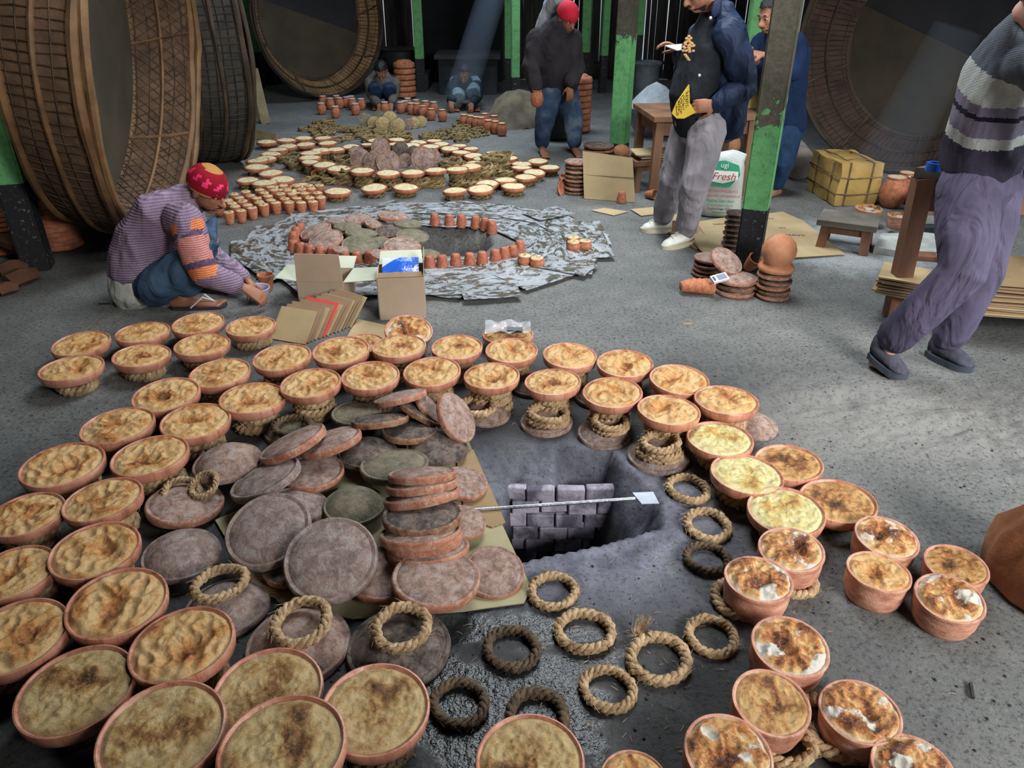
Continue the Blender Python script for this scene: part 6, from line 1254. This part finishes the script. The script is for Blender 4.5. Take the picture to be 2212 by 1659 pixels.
q = S(); p4 = [J(1436, 98, 5.05), J(1480, 94, 5.05), J(1482, 106, 4.96), J(1462, 108, 4.95)]; q.v = [tuple(p) for p in p4] + [tuple(p - Vector((0, 0, .004))) for p in p4]; q.f = [(0, 1, 2, 3), (7, 6, 5, 4)] + [(i, i + 4, (i + 1) % 4 + 4, (i + 1) % 4) for i in range(4)]; q.m = [0] * 6; tag(q.build('white_card', plain('white_board', (196, 198, 194)), None, smooth=False), 'white card held out in front of the man in the navy jacket', 'card')
# ---- 3: the man behind the thick post
Y0 = 6.25; fx = Vector((-.85, -.5, 0)); pel, wai, che, nk = J(1692, 275, Y0), J(1690, 205, Y0), J(1690, 115, Y0), J(1682, 72, Y0)
T3 = ([pel, wai, che, nk], [(.165, .125), (.17, .13), (.21, .14), (.08, .08)], fx); ls, le, lw = J(1718, 98, 6.1), J(1715, 160, 6.0), J(1650, 118, 5.9); rs, re, rw = J(1645, 95, 6.4), J(1640, 150, 6.35), J(1618, 106, 6.1)
AL = ([ls, ls.lerp(le, .5), le, le.lerp(lw, .5), lw], [.068, .06, .05, .045, .028], None); AR = ([rs, rs.lerp(re, .5), re, re.lerp(rw, .5), rw], [.066, .06, .05, .045, .030], None)
lh, lk, la = J(1700, 290, 6.15), J(1690, 355, 6.1), G(1672, 424); la.z = .1; rh, rk, ra = J(1675, 290, 6.35), J(1668, 355, 6.4), G(1655, 400); ra.z = .1
LL_ = ([lh, lk, la], [.095, .066, .042], None); LR_ = ([rh, rk, ra], [.095, .066, .042], None)
m3 = person('bearded man in a dark blue shirt and jeans standing half behind the thick post', (pel.x, pel.y, 0), {'torso': T3, 'ar': AR, 'al': AL, 'lr': LR_, 'll': LL_, 'hands': [(lw, (-.9, .1, .1), (0, -.4, .9), 1, .6, 1.0), (rw, (-.8, -.4, -.1), (0, 0, 1), -1, .5, 1.0)], 'feet': [(la, G(1640, 432), False), (ra, G(1625, 406), False)]}, SK2, .010, (J(1667, 32, 6.2), (-.85, -.45, -.30), (-.25, -.1, .95)), 1.05, hair=True, beard=1)
ap, arr = sub(AL[0], AL[1], 0, .55); bp_, brr = sub(AR[0], AR[1], 0, .5)
wear(m3, 'blue_shirt', [([pel, wai, che, nk - Vector((0, 0, .02))], [(.175, .135), (.175, .138), (.212, .142), (.09, .085)], .010, fx), (ap, arr, .016, None), (bp_, brr, .016, None), ([che, ls], [.08, .075], .010, None), ([che, rs], [.08, .07], .010, None)], fabric('blue_shirt_cloth', (17, 34, 62), (27, 48, 82)), .011, wrink(.007, 8))
wear(m3, 'jeans', [([pel - Vector((0, 0, .04)), pel], [(.165, .125)] * 2, .010, fx), (LL_[0], LL_[1], .014, None), (LR_[0], LR_[1], .014, None)], fabric('blue_denim', (26, 48, 76), (42, 68, 98)), .011, wrink(.006, 10))
# ---- 4: the bending man in the red cap
Y0 = 7.95; fx = Vector((.35, -.9, -.2)); pel, wai, che, nk = J(1206, 195, Y0 + .05), J(1198, 165, Y0), J(1195, 90, Y0 - .1), J(1215, 52, Y0 - .2)
T4 = ([pel, wai, che, nk], [(.17, .13), (.18, .14), (.22, .15), (.085, .08)], fx); rs, re, rw = J(1160, 85, 7.8), J(1147, 150, 7.7), J(1160, 195, 7.6); ls, le, lw = J(1236, 85, 7.85), J(1245, 150, 7.85), J(1232, 185, 7.7)
AR = ([rs, re, rw], [.075, .062, .036], None); AL = ([ls, le, lw], [.07, .058, .036], None); rh, rk, ra = J(1190, 200, 7.9), J(1177, 255, 7.8), G(1170, 328); ra.z = .1; lh, lk, la = J(1222, 200, 8.0), J(1238, 255, 7.9), G(1240, 330); la.z = .1
LR_ = ([rh, rk, ra], [.105, .078, .05], None); LL_ = ([lh, lk, la], [.105, .078, .05], None)
CRED = plain('red_cap_cloth', (196, 20, 48), .8)
m4 = person('bending man in a dark hooded jacket, faded jeans and red cap, carrying a jar', (pel.x, pel.y, 0), {'torso': T4, 'ar': AR, 'al': AL, 'lr': LR_, 'll': LL_, 'hands': [(rw, (0, -.2, -1), (.2, -1, 0), 1, .6, 1.0), (lw, (0, -.2, -1), (.2, -1, 0), -1, .4, 1.0)], 'feet': [(ra, G(1180, 345), True), (la, G(1255, 345), True)]}, SK1, .011, (J(1226, 38, 7.68), (.45, -.75, -.45), (.1, -.2, .95)), 1.05, hair=True, cap=(lambda m_: m_.z + m_.y * .1 > .02, [CRED], None))
wear(m4, 'dark_jacket', [([pel, wai, che, nk - Vector((0, 0, .02))], [(.20, .16), (.20, .16), (.235, .16), (.10, .10)], .012, fx), (AR[0][:2] + [re.lerp(rw, .85)], [.085, .075, .055], .008, None), (AL[0][:2] + [le.lerp(lw, .85)], [.08, .07, .055], .008, None), ([che, rs], [.09, .08], .010, None), ([che, ls], [.09, .08], .010, None)], fabric('charcoal_cloth', (40, 38, 42), (60, 56, 60)), .012, wrink(.008, 7))
wear(m4, 'white_hood', [([J(1208, -12, 7.85), J(1190, 22, 7.95), J(1170, 52, 7.97), J(1160, 78, 7.97)], [.09, .085, .05, .035], 0, None)], fabric('white_fleece', (156, 164, 174), (186, 192, 198)), .012, wrink(.006, 9))
wear(m4, 'faded_jeans', [([pel - Vector((0, 0, .05)), pel], [(.18, .14)] * 2, .010, fx), (LR_[0], LR_[1], .018, None), (LL_[0], LL_[1], .018, None)], M('faded_denim', (30, 44, 74), (60, 80, 108), 6, c3=(116, 126, 128), rough=.9, bs=40, rnd=False), .012, wrink(.007, 9))
c = J(1160, 222, 7.55); q = S(); o = ob('clay_jar', JAR, None, c + Vector((0, 0, .11)), None, .06); tag(o, 'clay jar hanging from the hand of the bending man', 'jar')
# ---- 5, 6: two men squatting at the back
def squatter(label, hx, hy, Y, sh, kn, hn, ftx, mats, fxv, **k):
    fx = Vector(fxv); pel = J(hx + k.get('px', 3), hy + 62, Y + .30); pel.z = .26; che = J(sh[0] / 2 + sh[1] / 2, hy + 30, Y + .12); nk = J(hx, hy + 17, Y + .05)
    T = ([pel, pel.lerp(che, .5) + Vector((0, .05, 0)), che, nk], [(.16, .13), (.17, .13), (.20, .12), (.07, .07)], fx); sp = {'torso': T}; hs_ = []; ft = []; AA = []; LLs = []
    for i in (0, 1):
        s_ = J(sh[i], hy + 28, Y + .05); h_ = J(hn[i][0], hn[i][1], Y - .18); e_ = J(kn[i][0] + (-9 if i == 0 else 9), (hy + 28 + hn[i][1]) / 2 + 4, Y - .02); A = ([s_, e_, h_], [.058, .048, .028], None); sp['a%d' % i] = A; AA.append(A); hs_.append((h_, (.2 - .4 * i, -.5, -.8), (0, -.8, .5), 1 if i == 0 else -1, .6, 1.0))
        hp = pel + Vector((-.10 + .20 * i, 0, .02)); k_ = J(kn[i][0], kn[i][1], Y - .12); a_ = G(ftx[i], hy + 85); a_.y = Y + .02; a_.z = .08; L = ([hp, k_, a_], [.09, .066, .04], None); sp['l%d' % i] = L; LLs.append(L); ft.append((a_, Vector((a_.x, a_.y - .2, 0)), True))
    sp['hands'] = hs_; sp['feet'] = ft
    o = person(label, (pel.x, pel.y, 0), sp, SK1, .011, (J(hx, hy, Y), k.get('hf', (0, -.7, -.7)), (0, -.55, .8)), 1.0, hair=True)
    wear(o, 'pullover', [([pel + Vector((0, 0, .02))] + T[0][1:3] + [nk - Vector((0, 0, .03))], [(.175, .14), (.18, .14), (.205, .128), (.08, .08)], .010, fx)] + [(A[0][:2] + [A[0][1].lerp(A[0][2], .8)], [.068, .058, .045], .006, None) for A in AA] + [([che, A[0][0]], [.075, .065], .010, None) for A in AA], mats[0], .012, wrink(.006, 8))
    wear(o, 'trousers', [([pel - Vector((0, 0, .04)), pel], [(.16, .13)] * 2, .010, fx)] + [(L[0][:2] + [L[0][1].lerp(L[0][2], .9)], [.098, .074, .055], .008, None) for L in LLs], mats[1], .012, wrink(.006, 9)); return o
squatter('boy in a grey pullover squatting behind the far yellow lids, head bowed', 823, 152, 10.35, (800, 852), ((812, 196), (842, 198)), ((818, 226), (846, 222)), (812, 842), (fabric('grey_wool', (86, 84, 80), (112, 108, 102)), fabric('dark_blue_cloth', (28, 42, 70), (46, 64, 96))), (0, -1, -.2))
squatter('man in a dark green jacket and light trousers squatting in the smoke', 1003, 160, 10.25, (978, 1030), ((990, 212), (1022, 200)), ((972, 218), (1020, 222)), (985, 1030), (fabric('dark_teal_cloth', (24, 44, 54), (40, 62, 70)), fabric('light_blue_cloth', (110, 140, 158), (146, 172, 184))), (0, -1, -.2), hf=(-.1, -.9, -.4))
# ---- 7: the leaning man at the right edge
fx = Vector((.72, -.55, -.30)); pel, wai, che, nk = J(2118, 375, 3.30), J(2130, 300, 3.28), J(2185, 150, 3.2), J(2232, 60, 3.05)
T7 = ([pel, wai, che, nk], [(.165, .13), (.155, .125), (.20, .135), (.08, .08)], fx); rs, re, rw = J(2240, 130, 2.95), J(2330, 300, 2.85), J(2400, 380, 3.1); ls, le, lw = J(2215, 115, 3.45), J(2330, 260, 3.6), J(2380, 330, 3.6)
AR = ([rs, re, rw], [.068, .052, .030], None); AL = ([ls, le, lw], [.066, .05, .030], None)
rh, rk, ra = J(2095, 400, 3.22), J(2078, 590, 3.02), J(1922, 745, 3.12); lh, lk, la = J(2148, 400, 3.38), J(2118, 590, 3.20), G(2035, 778); la.z = .10; ra.z = .15
LR_ = ([rh, rh.lerp(rk, .5), rk, rk.lerp(ra, .5), ra], [.098, .090, .068, .060, .040], None); LL_ = ([lh, lh.lerp(lk, .5), lk, lk.lerp(la, .5), la], [.098, .088, .066, .058, .040], None)
rt, lt = G(1965, 822), G(2105, 808)
m7 = person('leaning man at the right edge in a striped sweater, purple-grey trousers and dark slip-on shoes', (pel.x, pel.y, 0), {'torso': T7, 'ar': AR, 'al': AL, 'lr': LR_, 'll': LL_, 'hands': [(rw, (.6, .2, -.6), (0, -.5, .8), 1, .4, 1.0), (lw, (.6, .2, -.6), (0, -.5, .8), -1, .4, 1.0)], 'feet': [(ra, rt, False), (la, lt, False)]}, SK3, .010, (J(2262, 0, 2.98), (.6, -.5, -.6), (.5, -.4, .7)), 1.0, hair=True)
S_ = [fabric(n_, a, b, 6, knit=60, fold=.35) for n_, a, b in (('dark_band', (58, 54, 72), (76, 70, 90)), ('white_band', (196, 202, 200), (214, 218, 214)), ('lilac_band', (126, 120, 142), (146, 140, 160)), ('black_stripe', (34, 30, 46), (46, 42, 60)), ('grey_shoulder', (92, 100, 112), (116, 124, 136)))]
def stf(c):
    d = che - wai; t = (c - wai).dot(d) / d.length
    for lim, m_ in ((.045, 0), (.095, 1), (.165, 2), (.185, 3), (.225, 2), (.335, 1)):
        if t < lim: return m_
    return 4
wear(m7, 'striped_sweater', [([J(2118, 352, 3.29), wai, wai.lerp(che, .5), che, nk - Vector((0, 0, .02))], [(.172, .138), (.172, .14), (.188, .142), (.202, .14), (.09, .09)], .014, fx), (AR[0], [.075, .062, .045], .010, None), (AL[0], [.072, .06, .045], .010, None), ([che, rs], [.085, .075], .012, None), ([che, ls], [.085, .072], .012, None)], S_, .009, wrink(.008, 7), 3, stf)
wear(m7, 'purple_trousers', [([pel - Vector((0, 0, .05)), pel, pel.lerp(wai, .3)], [(.16, .13), (.168, .135), (.165, .132)], .012, fx), (LR_[0][:4] + [ra.lerp(rk, .10)], [.112, .106, .088, .080, .070], .008, None), (LL_[0][:4] + [la.lerp(lk, .10)], [.108, .10, .082, .074, .064], .008, None)], fabric('purple_grey_twill', (70, 66, 86), (94, 88, 112), 3, fold=.8), .0085, wrink(.0055, 5, 4), 2)
dsh = M('dark_knit_shoe', (52, 52, 64), (74, 76, 90), 30, rough=.8, bs=160, bst=.4); dso = plain('dark_sole', (62, 68, 80), .6)
x = shoe(m7.root, ra, rt, dsh, dso, 1.12, None, 'slip_on_shoe', True, .35); x.location = -m7.base
x = shoe(m7.root, la, lt, dsh, dso, 1.12, None, 'slip_on_shoe', True); x.location = -m7.base
# ================================================================ SMOKE
def smoke(name, lab, a, b, r0, r1, dens):
    t = bpy.data.materials.new(name); t.use_nodes = True; n = t.node_tree.nodes; n.clear(); out = n.new('ShaderNodeOutputMaterial'); v_ = n.new('ShaderNodeVolumeScatter'); v_.inputs['Color'].default_value = (.62, .78, 1, 1); v_.inputs['Anisotropy'].default_value = .2; v_.inputs['Density'].default_value = dens
    t.node_tree.links.new(v_.outputs[0], out.inputs['Volume']); q = S(); a = Vector(a); b = Vector(b); q.tube([a, a.lerp(b, .5), b], [r0, (r0 + r1) / 2, r1], 20); o = q.build(name, t, None); return tag(o, lab, 'smoke', None, 'stuff')
smoke('smoke_shaft', 'slanting shaft of blue lit smoke falling on the squatting man at the back', V(1068, -30, 10.0), V(992, 215, 10.0), .17, .20, .55)
smoke('smoke_shaft', 'faint blue smoke in front of the right round tub, by the leaning man', V(2070, 60, 5.6), V(1900, 380, 5.6), .16, .22, .25)
l = bpy.data.lights.new('roof_hole_sunbeam', 'SPOT'); l.energy = 260; l.color = (.55, .75, 1); l.spot_size = math.radians(9); l.spot_blend = .4; l.shadow_soft_size = .05
o = bpy.data.objects.new('roof_hole_sunbeam', l); COL.objects.link(o); p0, p1 = V(1068, -30, 10.0), V(992, 215, 10.0); o.location = p0 + (p0 - p1).normalized() * 1.6; o.rotation_euler = (p1 - p0).to_track_quat('-Z', 'Y').to_euler()
for o_ in bpy.data.objects:
    l_ = o_.get('label')
    if l_ and not 4 <= len(l_.split()) <= 16: print('LABELLEN', o_.name, len(l_.split()), l_)
bpy.data.objects.remove(TO); bpy.data.objects.remove(TCO); bpy.data.scenes.remove(TS)
